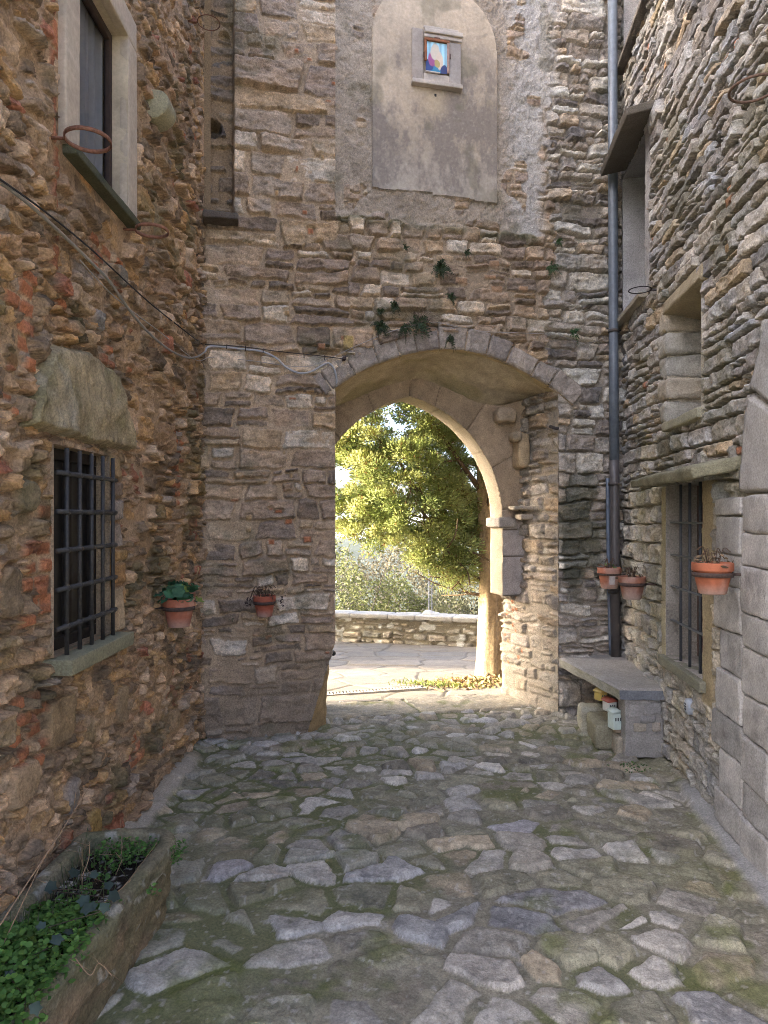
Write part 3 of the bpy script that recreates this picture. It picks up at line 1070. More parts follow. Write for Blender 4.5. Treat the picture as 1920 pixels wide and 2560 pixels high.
def poly_sd(u, z, poly):
    d = np.full(u.shape, 1e9)
    ins = np.zeros(u.shape, bool)
    n = len(poly)
    for i in range(n):
        a, b = poly[i], poly[(i + 1) % n]
        ex, ez_ = b - a
        t = np.clip(((u - a[0]) * ex + (z - a[1]) * ez_) / (ex * ex + ez_ * ez_ + 1e-12), 0, 1)
        d = np.minimum(d, np.hypot(u - a[0] - t * ex, z - a[1] - t * ez_))
        cnd = (a[1] > z) != (b[1] > z)
        xi = a[0] + (z - a[1]) * ex / (ez_ if abs(ez_) > 1e-9 else 1e-9)
        ins ^= cnd & (u < xi)
    return np.where(ins, d, -d)


dl_ = poly_sd(U, Z, lint)
h = mix(h, np.minimum(h, -.012), sst(-.012, .0, dl_))
Um, Zm = face_mid(U), face_mid(Z)
keep = ~((rect_dist(Um, Zm, W1) < 0) | (rect_dist(Um, Zm, W2) < 0))
mb = MB()
add_grid(mb, lpos(U, Z, h), c, keep=keep)
# the rest of the house: unseen ends and roof, raised to block the sun
sec = [(-1.30, -.1), (-1.30, 5.9), (-2.75, 6.25), (-2.75, 8.25), (-4.5, 8.9), (-6.2, 8.2), (-6.2, -.1)]
ns_ = len(sec)
mb.add([(x_, 5.1, z_) for (x_, z_) in sec] + [(x_, .5, z_) for (x_, z_) in sec],
       [np.array([list(range(ns_)), [2 * ns_ - 1 - k for k in range(ns_)]]), np.array([[k, ns_ + k, ns_ + k + 1, k + 1] for k in range(1, ns_ - 1)])], (.40, .30, .2))
mb.build('wall', M_STONE, house_l, smooth=False)

# the great lintel stone
gu, gz = axis((lint[:, 0].min() - .03, lint[:, 0].max() + .03, .007)), axis((lint[:, 1].min() - .03, lint[:, 1].max() + .03, .007))
U, Z = np.meshgrid(gu, gz)
d = poly_sd(U + .012 * fbm(U * 12, Z * 12, 221, 3), Z + .012 * fbm(U * 12, Z * 12, 222, 3), lint)
hl = mix(-.03, .034 + .026 * fbm(U * 5, Z * 5, 223, 4) + .018 * np.abs(fbm(U * 20 + Z * 8, Z * 6, 224, 4)) + .004 * fbm(U * 40, Z * 40, 225, 2), sst(-.004, .03, d))
cl = A([.31, .25, .155]) * (1 + .4 * fbm(U * 7, Z * 7, 226, 4) + .4 * fbm(U * 30 + Z * 12, Z * 12, 227, 4))[..., None]
cl = moss(cl, sst(.1, .4, fbm(U * 4, Z * 3, 228, 3)) * .45, (.17, .16, .07))
cl = mix(cl, A([.34, .31, .24]), (sst(.15, .4, fbm(U * 5, Z * 5, 229, 3)) * .6)[..., None])
mb = MB()
add_grid(mb, lpos(U, Z, hl), cl, keep=face_mid(d) > -.012)
mb.build('lintel', M_STONE, house_l, smooth=False)

# barred window
mb = MB()
recess(mb, LFR, W1, .085, .012, (.36, .27, .18), back=False)
win = mb.build('window', M_STONE, house_l)
tag(win, 'iron barred window under the great lintel stone')
mb = MB()
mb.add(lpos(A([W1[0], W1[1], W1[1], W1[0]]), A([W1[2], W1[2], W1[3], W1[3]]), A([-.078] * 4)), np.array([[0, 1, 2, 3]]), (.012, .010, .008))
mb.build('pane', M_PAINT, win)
mb = MB()
for (a, b, e, g) in ((W1[0], W1[1], W1[2], W1[2] + .05), (W1[0], W1[1], W1[3] - .05, W1[3]), (W1[0], W1[0] + .05, W1[2] + .052, W1[3] - .052), (W1[1] - .05, W1[1], W1[2] + .052, W1[3] - .052),
                     ((W1[0] + W1[1]) / 2 - .022, (W1[0] + W1[1]) / 2 + .022, W1[2] + .052, W1[3] - .052)):
    rough_box(mb, lpos((a + b) / 2, (e + g) / 2, -.066), ((b - a) / 2, .014, (g - e) / 2), A([LFR[1], LN, [0, 0, 1.]]), .004, .0006, .06, (.022, .016, .012), 4)
mb.build('frame', M_WOOD, win)
mb = MB()
ci = (.035, .032, .030)
for u in np.linspace(W1[0] + .075, W1[1] - .005, 5):
    add_tube(mb, [lpos(u, W1[2] - .01, .03), lpos(u, W1[3] - .01, .03)], .0095, 8, ci)
for z in np.linspace(W1[2] + .115, W1[3] - .115, 5):
    add_tube(mb, [lpos(W1[0] - .01, z, .03), lpos(W1[1] + .018, z, .03), lpos(W1[1] + .045, z, .026), lpos(W1[1] + .05, z - .0, -.02)], .0105, 8, ci)
    for u in np.linspace(W1[0] + .075, W1[1] - .005, 5):
        add_tube(mb, [lpos(u - .016, z, .03), lpos(u - .006, z, .03), lpos(u + .006, z, .03), lpos(u + .016, z, .03)], [.011, .015, .015, .011], 8, ci)
mb.build('grille', M_IRON, win)
mb = MB()
cs = (.24, .225, .145)
q0, q1 = W1[0] - .02, Lp(325, 1620, .08)[1] + .02
rough_box(mb, lpos((q0 + q1) / 2, W1[2] - .037, -.03), ((q1 - q0) / 2, .125, .034), A([LFR[1], LN, [0, 0, 1.]]), .008, .003, .02, cs, 12)
mb.build('sill', M_ASHLAR, win)

# curtained upper window with a smooth surround
mb = MB()
recess(mb, LFR, W2, .10, .022, (.47, .39, .28), back=False)
win = mb.build('window', M_PLASTER, house_l)
tag(win, 'upper window with pale plaster surround and grey curtain')
AXL = A([LFR[1], LN, [0, 0, 1.]])
mb = MB()
for (a, b, e, g) in ((W2[0] - .13, W2[0], W2[2], W2[3]), (W2[1], W2[1] + .13, W2[2], W2[3]), (W2[0] - .13, W2[1] + .13, W2[3] + .001, W2[3] + .15)):
    rough_box(mb, lpos((a + b) / 2, (e + g) / 2, .0), ((b - a) / 2, .024, (g - e) / 2), AXL, .008, .003, .03, (.45, .375, .29), 15, cvar=.12)
mb.build('surround', M_PLASTER, win)
mb = MB()
rough_box(mb, lpos((W2[0] + W2[1]) / 2 + .01, W2[2] - .02, -.02), ((W2[1] - W2[0]) / 2 + .10, .07, .02), AXL, .006, .003, .03, (.085, .085, .05), 16)
mb.build('sill', M_ASHLAR, win)
mb = MB()
for (a, b, e, g) in ((W2[0], W2[0] + .03, W2[2], W2[3]), (W2[1] - .03, W2[1], W2[2], W2[3]), (W2[0] + .031, W2[1] - .031, W2[2], W2[2] + .035), (W2[0] + .031, W2[1] - .031, W2[3] - .04, W2[3])):
    rough_box(mb, lpos((a + b) / 2, (e + g) / 2, -.075), ((b - a) / 2, .016, (g - e) / 2), AXL, .004, .0005, .08, (.05, .03, .022), 17)
mb.build('frame', M_WOOD, win)
mb = MB()
mb.add(lpos(A([W2[0], W2[1], W2[1], W2[0]]), A([W2[2], W2[2], W2[3], W2[3]]), A([-.078] * 4)), np.array([[0, 1, 2, 3]]), (.5, .5, .5))
mb.build('pane', M_GLASS, win)
U, Z = np.meshgrid(np.linspace(W2[0], W2[1], 160), np.linspace(W2[2], W2[3], 12))
fold = .010 * np.sin(U * 58 + 1.2 * np.sin(U * 13)) + .006 * np.sin(U * 131)
mb = MB()
add_grid(mb, lpos(U, Z, -.11 + fold), (.30, .29, .30))
mb.build('curtain', M_CLOTH, win)
mb = MB()
mb.add(lpos(A([W2[0], W2[1], W2[1], W2[0]]) , A([W2[2], W2[2], W2[3], W2[3]]), A([-.16] * 4)), np.array([[0, 1, 2, 3]]), (.03, .03, .03))
mb.build('backing', M_DARK, win)

# rounded corbel beside the upper window
pc = Lp(372, 272, .0)
prof = [(-.08, .055), (.02, .066), (.07, .066), (.105, .058), (.128, .035), (.138, .0), (.132, -.035), (.112, -.062), (.08, -.085), (.04, -.097), (-.08, -.10)]
m = len(prof)
us = np.linspace(-.07, .07, 14)
Pc = np.zeros((len(us) + 4, m, 3))
full = [-.0701, -.07] + list(us) + [.07, .0701]
cx0, cz0 = .0, -.01
for i, u in enumerate([-.07, -.075] + list(us) + [.075, .07]):
    sc = 0.0 if i in (0, len(us) + 3) else (.93 if i in (1, len(us) + 2) else 1)
    for j, (n, z) in enumerate(prof):
        Pc[i, j] = lpos(pc[1] + u, pc[2] + cz0 + (z - cz0) * sc, cx0 + (n - cx0) * sc)
Pc += (noise3(Pc, 14, 6, 3) * .004)[..., None]
mb = MB()
add_grid(mb, Pc, A([.34, .31, .20]) * (1 + .2 * noise3(Pc, 20, 7, 3))[..., None], flip=True)
mb.build('corbel', M_ASHLAR, house_l)

# ================================================================== RIGHT HOUSE
def rpos(u, z, n):
    u = np.asarray(u, float)
    n = np.asarray(n, float)
    return np.stack([RX + RS * u + RN[0] * n, u + RN[1] * n, np.broadcast_to(np.asarray(z, float), np.broadcast(u, n).shape)], -1)


RFR = (A([RX, 0, 0.]), A([RS, 1, 0.]), RN)
RU = A([RS, 1, 0.]) / math.hypot(1, RS)
AXR = A([RU, RN, [0, 0, 1.]])
house_r = thing('stone_house', 'grey coursed stone house with drystone courses and arched ashlar doorway', 'house', (RX, 4, 0))
V1 = (3.87, 4.55, .725, 1.86)
V2 = (3.90, 4.54, 2.28, 3.00)
V3 = (5.05, 5.72, 3.31, 4.50)
V4 = (4.75, 5.70, 5.43, 6.2)
DOOR = (1.40, 3.0)
ur = axis((.7, 2.0, .06), (2.0, 5.95, .0072))
zr_ = axis((-.15, 6.1, .0072), (6.1, 6.4, .06))
ur = snap(ur, [V1[0], V1[1], V2[0], V2[1], V3[0], V3[1], V4[0], V4[1], DOOR[0], DOOR[1]])
zr_ = snap(zr_, [V1[2], V1[3], V2[2], V2[3], V3[2], V3[3], V4[2]])
U, Z = np.meshgrid(ur, zr_)
rg = np.random.RandomState(61)
r1 = rect_layout(-7, 7, -.4, 8, (.045, .115), (.12, .36), rg, .15)
r2 = rect_layout(-7, 7, -.4, 8, (.09, .15), (.09, .22), rg, .14)
h1, c1, _ = coursed(U, Z, r1, PAL_R, MORT_R, 71, relief=.016, mlev=-.036, mvar=.026, face=.0075, gap=(.002, .006), bev=.008, rad=(.003, .009), skew=.12, rotv=.025, warp=.010)
h2, c2, _ = coursed(U, Z, r2, [(.35, (.41, .37, .295)), (.3, (.36, .33, .28)), (.2, (.50, .455, .37)), (.15, (.28, .255, .215))], (.31, .27, .205), 72, relief=.022, mlev=-.030, mvar=.026, face=.010, gap=(.002, .007), bev=.008, rad=(.004, .012), skew=.10, warp=.012)
w = (sst(2.2, 1.7, Z + .3 * fbm(U * 2, Z * 2, 231, 3)) > .5).astype(float)
h, c = mix(h1, h2, w), mix(c1, c2, w[..., None])
rg = np.random.RandomState(19)
bl = []
for k in range(26):
    u0, z0 = rg.uniform(3.0, 5.4), rg.uniform(1.9, 5.8)
    bl.append((u0, u0 + rg.uniform(.04, .1), z0, z0 + rg.uniform(.025, .06), (.44, .27, .15) if rg.rand() < .7 else (.44, .19, .11), .006, .008))
h, c = overlay(U, Z, h, c, bl, 63, .006)
c = moss(c, sst(.05, .45, fbm(U * 2.5, Z * 2.5, 233, 3) + .25 * np.exp(-((U - 4.9) / .4) ** 2 - ((Z - 2.0) / .5) ** 2)) * .42, (.16, .15, .075))
c = mix(c, c * A([.82, .9, 1.08]) * 1.0, (sst(.1, .5, fbm(U * 4, Z * 4, 234, 3)) * .6)[..., None])
h = h + .014 * fbm(U * .9, Z * .9, 235, 2)
ash = (U < 3.62) & (Z < 1.78) | ((U - 2.2) ** 2 + (Z - 1.75) ** 2 < 1.13 ** 2) & (Z >= 1.75)
h = np.where(ash, np.minimum(h, -.012), h)
for r in (V1, V2, V3, V4):
    d = rect_dist(U, Z, r)
    h = mix(h, .004 + .35 * h, sst(.03, .004, d))
# flat dressed surround strips beside the openings
for (a, b, e, g, col) in ((V1[0] - .17, V1[0], .60, V1[3], (.37, .295, .175)), (V1[1], V1[1] + .10, .62, V1[3], (.40, .345, .225)), (V3[0] - .13, V3[0], V3[2], V3[3], (.36, .345, .33)),
                          (V3[1], V3[1] + .05, V3[2], V3[3], (.36, .35, .335))):
    d = -rect_dist(U, Z, (a, b, e, g)) + .006 * fbm(U * 12, Z * 12, 236, 3)
    w = sst(-.002, .01, d)
    h = mix(h, .012 + .004 * fbm(U * 20, Z * 20, 237, 3) - .012 * sst(.006, .0, np.abs(((Z + .13 * np.floor(U * 7)) % .42) - .2)), w)
    c = mix(c, A(col) * (1 + .2 * fbm(U * 12, Z * 12, 238, 4))[..., None], w[..., None])
Um, Zm = face_mid(U), face_mid(Z)
keep = np.ones(Um.shape, bool)
for r in (V1, V2, V3, V4):
    keep &= ~(rect_dist(Um, Zm, r) < 0)
doorh = (Um > DOOR[0]) & (Um < DOOR[1]) & (Zm < 1.75) | ((Um - 2.2) ** 2 + (Zm - 1.75) ** 2 < .8 ** 2) & (Zm >= 1.74)
keep &= ~doorh
mb = MB()
add_grid(mb, rpos(U, Z, h), c, keep=keep)
mb.add([(1.47, .7, -.1), (1.47, .7, 6.4), (7, .7, 6.4), (7, .7, -.1), (2.05, 5.95, 6.4), (7, 5.95, 6.4), (2.05, 5.95, -.1), (7, 5.95, -.1)],
       np.array([[0, 3, 2, 1], [1, 2, 5, 4], [4, 5, 7, 6], [2, 3, 7, 5]]), (.3, .27, .23))
mb.build('wall', M_STONE, house_r, smooth=False)

# ashlar doorway
sur = MB()
last = {}
cas = [(.38, .36, .335), (.345, .33, .31), (.42, .395, .365)]
rg = np.random.RandomState(4)
for (ua_, ub_, jit) in ((DOOR[0] + 1.6, 3.30, .0), (3.30, 3.66, .11)):
    z0 = -.03 if jit == 0 else -.12
    k = 0
    while z0 < 1.74:
        z1 = min(z0 + rg.uniform(.15, .24), 1.752)
        if 1.752 - z1 < .08:
            z1 = 1.752
        eb = ub_ + (rg.uniform(-.03, .04) if jit == 0 else rg.uniform(-.09, .05))
        ea = ua_ if jit == 0 else last.get(k, 3.30) + .004
        if jit == 0:
            last[k] = eb
            eb = 3.30
        else:
            ea = 3.304
        zc = max(z0, -.03)
        rough_box(sur, rpos((ea + eb) / 2, (zc + z1) / 2, -.085 + rg.uniform(-.006, .006)), ((eb - ea) / 2 * math.hypot(1, RS) - .002, .112, (z1 - zc) / 2 - .003), AXR, .014, .007, .015, A(cas[rg.randint(3)]) * rg.uniform(.88, 1.1), 20 + k, cvar=.3)
        z0 = z1
        k += 1
# arch stones above
for k in range(7):
    a0, a1 = PI * k / 7, PI * (k + 1) / 7
    n1, n2 = 26, 16
    a, r = np.meshgrid(np.linspace(a0 + .004, a1 - .004, n1), np.concatenate([[.79], np.linspace(.80, 1.115, n2), [1.118]]))
    uu, z2 = 2.2 + r * np.cos(a), 1.755 + r * np.sin(a)
    hh = .028 + .008 * fbm(uu * 16, z2 * 16, 241, 4)
    hh = np.where((r < .795) | (r > 1.117), -.15, hh)
    hh[:, 0] = hh[:, -1] = -.03
    add_grid(sur, rpos(uu, z2, hh), A(cas[k % 3]) * (1 + .18 * fbm(uu * 14, z2 * 14, 242, 4))[..., None])
sur.build('door_surround', M_ASHLAR, house_r)
mb = MB()
for k in range(9):
    u = DOOR[0] + .1 + k * .178
    rough_box(mb, rpos(u, 1.1, -.28), (.086, .025, 1.45), AXR, .006, .001, .08, (.09, .055, .035), 30 + k)
mb.build('door', M_WOOD, house_r)
mb = MB()
mb.add(rpos(A([1.2, 3.2, 3.2, 1.2]), A([-.1, -.1, 2.7, 2.7]), A([-.31] * 4)), np.array([[0, 1, 2, 3]]), (.02, .02, .02))
mb.build('door_backing', M_DARK, house_r)

# barred window with a sloping hood slab
mb = MB()
recess(mb, RFR, V1, .24, .008, (.34, .31, .27), back=False)
win = mb.build('window', M_STONE, house_r)
tag(win, 'tall barred window under the sloping mossy hood slab')
mb = MB()
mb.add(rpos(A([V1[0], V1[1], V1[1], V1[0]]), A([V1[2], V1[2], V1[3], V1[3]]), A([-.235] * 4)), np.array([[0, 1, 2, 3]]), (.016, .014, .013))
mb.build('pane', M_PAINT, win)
mb = MB()
for (a, b, e, g) in ((V1[0], V1[1], V1[2], V1[2] + .09), (V1[0], V1[0] + .06, V1[2] + .09, V1[3]), (V1[1] - .06, V1[1], V1[2] + .09, V1[3]), (V1[0] + .06, V1[1] - .06, V1[2] + .14, V1[2] + .18)):
    rough_box(mb, rpos((a + b) / 2, (e + g) / 2, -.21), ((b - a) / 2, .02, (g - e) / 2), AXR, .005, .0006, .06, (.10, .045, .03), 31)
mb.build('frame', M_WOOD, win)
mb = MB()
ci = (.05, .055, .065)
for u in (4.02, 4.20, 4.37):
    add_tube(mb, [rpos(u, V1[2] - .02, -.03), rpos(u, V1[3] + .01, -.03)], .0095, 8, ci)
for z in (.965, 1.19, 1.40, 1.615):
    rough_box(mb, rpos((V1[0] + V1[1]) / 2, z, -.03), ((V1[1] - V1[0]) / 2 + .02, .011, .006), AXR, .003, .0003, .1, (.11, .115, .12), 5)
mb.build('grille', M_IRON, win)
mb = MB()
rough_box(mb, rpos(4.21, V1[2] - .033, -.07), (.40, .115, .032), AXR, .008, .003, .02, (.235, .225, .165), 33)
mb.build('sill', M_ASHLAR, win)
mb = MB()
up = A([0, 0, 1.])
ax2 = A([RU, RN * math.cos(-.22) + up * math.sin(-.22), up * math.cos(-.22) - RN * math.sin(-.22)])
rough_box(mb, rpos(4.0, 1.905, .075), (.63, .155, .028), ax2, .012, .009, .02, (.225, .21, .14), 34, cvar=.35)
mb.build('hood', M_ASHLAR, win)

# deep narrow window above it
mb = MB()
recess(mb, RFR, V2, .34, .006, (.36, .32, .25), back=False)
win = mb.build('window', M_STONE, house_r)
tag(win, 'deep set window with quoined jamb and dark shutter')
mb = MB()
for k in range(5):
    z0 = V2[2] + k * .15
    rough_box(mb, rpos(V2[1] + .055, z0 + .073, -.16), (.075 + (.02 if k % 2 else 0), .185, .0715), AXR, .030, .013, .014, [(.34, .32, .275), (.37, .325, .255), (.31, .295, .26)][k % 3], 40 + k, cvar=.32)
mb.build('jamb', M_ASHLAR, win)
mb = MB()
ax3 = A([RU, RN * math.cos(.22) + up * math.sin(.22), up * math.cos(.22) - RN * math.sin(.22)])
rough_box(mb, rpos(4.22, V2[3] + .015, -.16), (.36, .185, .05), ax3, .015, .008, .02, (.32, .265, .175), 48)
mb.build('lintel', M_ASHLAR, win)
mb = MB()
rough_box(mb, rpos((V2[0] + V2[1]) / 2, (V2[2] + V2[3]) / 2, -.30), (.38, .02, .40), AXR, .004, .0005, .08, (.035, .024, .022), 49)
mb.build('shutter', M_WOOD, win)
mb = MB()
rough_box(mb, rpos(4.22, V2[2] - .03, -.06), (.34, .10, .032), AXR, .012, .008, .02, (.30, .28, .20), 50)
mb.build('sill', M_ASHLAR, win)

# window high in the corner, with a dark hood slab, and the sill of the one above
for (V, nm, lab) in ((V3, 1, 'tall corner window under the dark projecting hood'), (V4, 0, 'topmost window in the corner, cut by the picture edge')):
    mb = MB()
    recess(mb, RFR, V, .30, .012, (.37, .36, .35), back=False)
    win = mb.build('window', M_ASHLAR, house_r)
    tag(win, lab)
    mb = MB()
    rough_box(mb, rpos((V[0] + V[1]) / 2, (V[2] + V[3]) / 2, -.26), ((V[1] - V[0]) / 2 + .02, .02, (V[3] - V[2]) / 2), AXR, .004, .0005, .1, (.06, .032, .028), 51)
    mb.build('shutter', M_WOOD, win)
    mb = MB()
    rough_box(mb, rpos((V[0] + V[1]) / 2, V[2] - .022, .0), ((V[1] - V[0]) / 2 + .06, .075, .02), AXR, .006, .002, .03, (.30, .265, .20) if nm else (.16, .14, .12), 52)
    mb.build('sill', M_ASHLAR, win)
    if nm:
        mb = MB()
        rough_box(mb, rpos(5.20, V[3] + .035, .085), (.44, .135, .028), ax2, .008, .004, .02, (.12, .105, .085), 53)
        mb.build('hood', M_ASHLAR, win)
# round vent plate low on the wall
mb = MB()
pv = Rp(1716, 1766, .04)
V, F = [], []
prof = [(.0, .016), (.03, .016), (.040, .013), (.047, .007), (.049, -.02)]
n = 28
for (r, d) in prof:
    for k in range(n):
        a = 2 * PI * k / n
        V.append(pv + RU * r * math.cos(a) + A([0, 0, 1.]) * r * math.sin(a) + RN * (d - .01))
for i in range(len(prof) - 1):
    for k in range(n):
        F.append([i * n + k, (i + 1) * n + k, (i + 1) * n + (k + 1) % n, i * n + (k + 1) % n])
mb.add(np.array(V), np.array(F), (.33, .36, .40))
for dz in (-.016, 0, .016):
    rough_box(mb, pv + A([0, 0, dz]) + RN * .0065, (.014, .002, .004), AXR, .001, 0, .03, (.03, .03, .035), 1)
vent = mb.build('vent_plate', M_PIPE, house_r)

# ================================================================== THE FLOOR AND THE GROUND
def floor_fn(X, Y):
    s0, k = .25, .0255
    Yc = np.clip(Y, -8, 8)
    v = -np.log(np.maximum(s0 - k * Yc, .08)) / k
    wx = .035 * fbm(X * 3, Y * 3, 301, 3) + .012 * fbm(X * 14, Y * 14, 302, 2)
    wy = .035 * fbm(X * 3 + 40, Y * 3, 303, 3) + .010 * fbm(X * 14, Y * 14 + 9, 304, 2)
    sx = .30 - .026 * Yc
    ly = np.maximum(s0 - k * Yc, .08)
    bid, ed, bx, by = voro((X + wx) / sx, v + wy / ly, 77, .97, .20)
    ms = np.minimum(sx, ly)
    g = .005 + .016 * hashr(bid, 1) ** 2
    small = hashr(bid, 7)
    g = np.where(small < .08, g + .02, g)
    ins = ed * ms - g
    # two wide threshold slabs in the gate
    t = (X - FO[0]) * FU[0] + (Y - FO[1]) * FU[1]
    n = (X - FO[0]) * -FN[0] + (Y - FO[1]) * -FN[1]
    slab = (n > .27) & (n < .74) & (t > .6) & (t < 2.8)
    sd = np.minimum(np.minimum(n - .27, 1.2 - n), np.abs(t - 1.72 + .15 * (n - .5))) + .008 * fbm(X * 12, Y * 12, 305, 3)
    ins = np.where(slab, sd - .006, ins)
    bid = np.where(slab, np.where(t > 1.72, 71, 57), bid)
    return bid, ins, bx * sx, by, slab, t, n


PALE, TAN, GREY, OLIVE, DARK = A([.45, .42, .375]), A([.36, .30, .215]), A([.315, .29, .25]), A([.245, .228, .165]), A([.205, .183, .145])
spots = [(827, 2182, PALE), (450, 2390, PALE), (985, 2180, (.36, .345, .33)), (1410, 2120, PALE), (1632, 2297, PALE), (1655, 2365, PALE), (1296, 2437, PALE), (1360, 1967, PALE),
         (1180, 2118, TAN * 1.1), (1169, 2210, TAN), (1050, 2054, TAN), (1238, 2066, (.36, .34, .34)), (550, 2187, (.40, .37, .36)), (873, 2002, PALE), (1406, 2315, DARK), (787, 2453, DARK), (1007, 2442, DARK * .9),
         (1562, 2199, OLIVE), (1540, 2170, OLIVE), (1480, 2085, OLIVE), (1690, 2090, OLIVE), (1330, 2190, OLIVE), (1780, 2200, OLIVE), (1210, 2300, (.25, .24, .235)), (1290, 2265, (.255, .245, .245)),
         (1690, 2470, (.27, .265, .265)), (1750, 2420, TAN), (1860, 2190, TAN), (480, 2000, OLIVE), (560, 1935, OLIVE), (660, 2045, OLIVE), (700, 2240, OLIVE), (520, 2240, OLIVE), (1290, 2520, PALE), (1845, 2330, OLIVE),
         (1040, 2300, (.33, .32, .31)), (1150, 2395, (.42, .38, .33)), (620, 1980, TAN), (800, 1970, TAN), (575, 2030, TAN * .95)]
sp_id = {}
for (px, py, col) in spots:
    g = Gp(px, py)
    b = floor_fn(A([[g[0]]]), A([[g[1]]]))[0][0, 0]
    sp_id[int(b)] = A(col)
xf = axis((-1.75, -1.4, .03), (-1.4, 2.3, .0064), (2.3, 3.4, .03))
yf = axis((-6.2, 1.1, .045), (1.1, 4.2, .0062), (4.2, 6.75, .0072))
X, Y = np.meshgrid(xf, yf)
bid, ins, bx, by, slab, t, n = floor_fn(X, Y)
pal = [(.32, tuple(OLIVE)), (.27, tuple(GREY)), (.15, tuple(PALE * .9)), (.07, tuple(TAN * .95)), (.19, tuple(DARK))]
sc = pal_pick(pal, hashr(bid, 5).ravel()).reshape(X.shape + (3,))
far = sst(4.2, 5.3, Y)[..., None]
pal2 = [(.28, (.37, .345, .30)), (.28, (.48, .455, .42)), (.28, (.30, .275, .225)), (.16, (.38, .325, .245))]
sc2 = pal_pick(pal2, hashr(bid, 5).ravel()).reshape(X.shape + (3,))
sc = np.where(hashr(bid, 9)[..., None] < far, sc2, sc)
for b, col in sp_id.items():
    sc = np.where((bid == b)[..., None], col, sc)
sc = np.where(slab[..., None], A([.29, .26, .20]), sc)
off = (bid % 89) * 2.9
lam = fbm(X * 9 + off, Y * 11 - off, 311, 4)
chip = fbm(X * 14 + off, Y * 14 + off, 312, 4)
s = sst(-.003, .015, ins)
tilt = (hashr(bid, 2) - .5) * .03 + (X - bx) * (hashr(bid, 3) - .5) * .05
hst = .011 + tilt * np.where(slab, .1, 1) + .005 * lam + .004 * chip + .007 * np.round(lam * 3) / 3 - .006 * sst(.03, .0, ins) * sst(-.2, .3, chip)
hst = mix(-.016, hst, s)
hj_ = -.006 + .009 * fbm(X * 3, Y * 3, 313, 3) + .004 * fbm(X * 24, Y * 24, 314, 4)
h = np.maximum(hst, hj_)
cov = sst(-.003, .004, hj_ - hst)
c = sc * (1 + .32 * lam + .28 * chip + .26 * fbm(X * 50, Y * 50, 315, 2))[..., None]
c = c * (.82 + .36 * hashr(bid, 12))[..., None]
c = mix(c, c * A([1.06, 1.0, .88]), (hashr(bid, 8) * .5)[..., None])
mc = A([.25, .225, .165]) * (1 + .35 * fbm(X * 12, Y * 12, 316, 4) + .25 * fbm(X * 40, Y * 40, 317, 2))[..., None]
mj = sst(-.15, .35, fbm(X * 2.3, Y * 2.3, 318, 4) + .35 * sst(.6, -.8, X) - .1)
mc = moss(mc, mj * .8, (.12, .13, .045))
c = mix(c, mc, cov[..., None])
mf = sst(.05, .5, fbm(X * 1.6, Y * 2.2, 319, 4) + .32 * sst(-.1, -.9, X) * sst(4.9, 4.2, Y) - .10 * sst(.2, 1.2, X) * sst(2.9, 2.2, Y) - .16 * sst(4.4, 5.2, Y))
mf = np.where(np.isin(bid, list(sp_id.keys())) & (sc.sum(-1) > .95), 0, mf)
c = moss(c, mf * .5, (.17, .165, .085))
mg = sst(.25, .6, fbm(X * 4.5, Y * 4.5, 320, 4) + .3 * np.exp(-((X + .62) / .18) ** 2) * sst(3.9, 2.2, Y))
c = moss(c, mg * .6, (.12, .135, .03))
fl = sst(.53, .6, fbm(X * 40, Y * 40, 321, 2)) * .6
c = mix(c, A([.45, .42, .38]), (fl * .7)[..., None])
# mortar fillets along the foot of both house walls
dL = X + LX + LS * Y
dR = RX + RS * Y - X
e1 = .015 * fbm(X * 8, Y * 8, 322, 3)
wL = sst(.11, .08, dL + e1 * 1.5) * sst(2.9, 3.0, Y) * sst(4.75, 4.55, Y)
wR = sst(.10, .06, dR + e1 * 1.6 + .04 * (Y - 3.6)) * sst(4.3, 4.0, Y) * sst(1.2, 1.4, Y)
wF = sst(.12, .04, -n + e1 * 3) * sst(.9, .7, t)
for (w, col) in ((wL, (.41, .36, .29)), (wR, (.31, .30, .285))):
    h = mix(h, .026 + .008 * fbm(X * 14, Y * 14, 323, 3), w)
    c = mix(c, A(col) * (1 + .18 * fbm(X * 14, Y * 14, 324, 4))[..., None], (w * .9)[..., None])
h = h + .03 * sst(.1, .0, dL) + .02 * sst(.08, 0, dR)
# the court sags towards the foot of the left pier
tm, nm = face_mid(t), face_mid(n)
keep = (nm < .745) & (face_mid(dL) > -.14) & (face_mid(dR) > -.14)
mb = MB()
add_grid(mb, np.stack([X, Y, h], -1), c, keep=keep)
tag(mb.build('pavement', M_FLAG), kind='structure')


def road_z(y):
    return -.08 * np.maximum(0, y - 6.35)


# the paved road outside
xr, yr = axis((-9, -2.5, .12), (-2.5, 3.2, .016), (3.2, 9, .12)), axis((3.8, 6.0, .12), (6.0, 8.6, .013), (8.6, 12.0, .022))
X, Y = np.meshgrid(xr, yr)
n = (X - FO[0]) * -FN[0] + (Y - FO[1]) * -FN[1]
wx = .05 * fbm(X * 2, Y * 2, 331, 3) + .01 * fbm(X * 14, Y * 14, 332, 2)
wy = .05 * fbm(X * 2 + 9, Y * 2, 333, 3) + .01 * fbm(X * 14, Y * 14, 334, 2)
bid, ed, bx, by = voro((X + wx) / .52, (Y + wy) / .46, 88, .95, .25)
ins = ed * .46 - .008
s = sst(-.004, .014, ins)
lam = fbm(X * 6 + bid % 17, Y * 8, 335, 4)
h = road_z(Y) - .004 + s * (.010 + (hashr(bid, 2) - .5) * .012) + .004 * lam
c = mix(A([.17, .145, .105]) * np.ones(X.shape + (1,)), pal_pick([(.4, (.21, .182, .14)), (.3, (.24, .21, .168)), (.3, (.185, .168, .14))], hashr(bid, 5).ravel()).reshape(X.shape + (3,)), s[..., None])
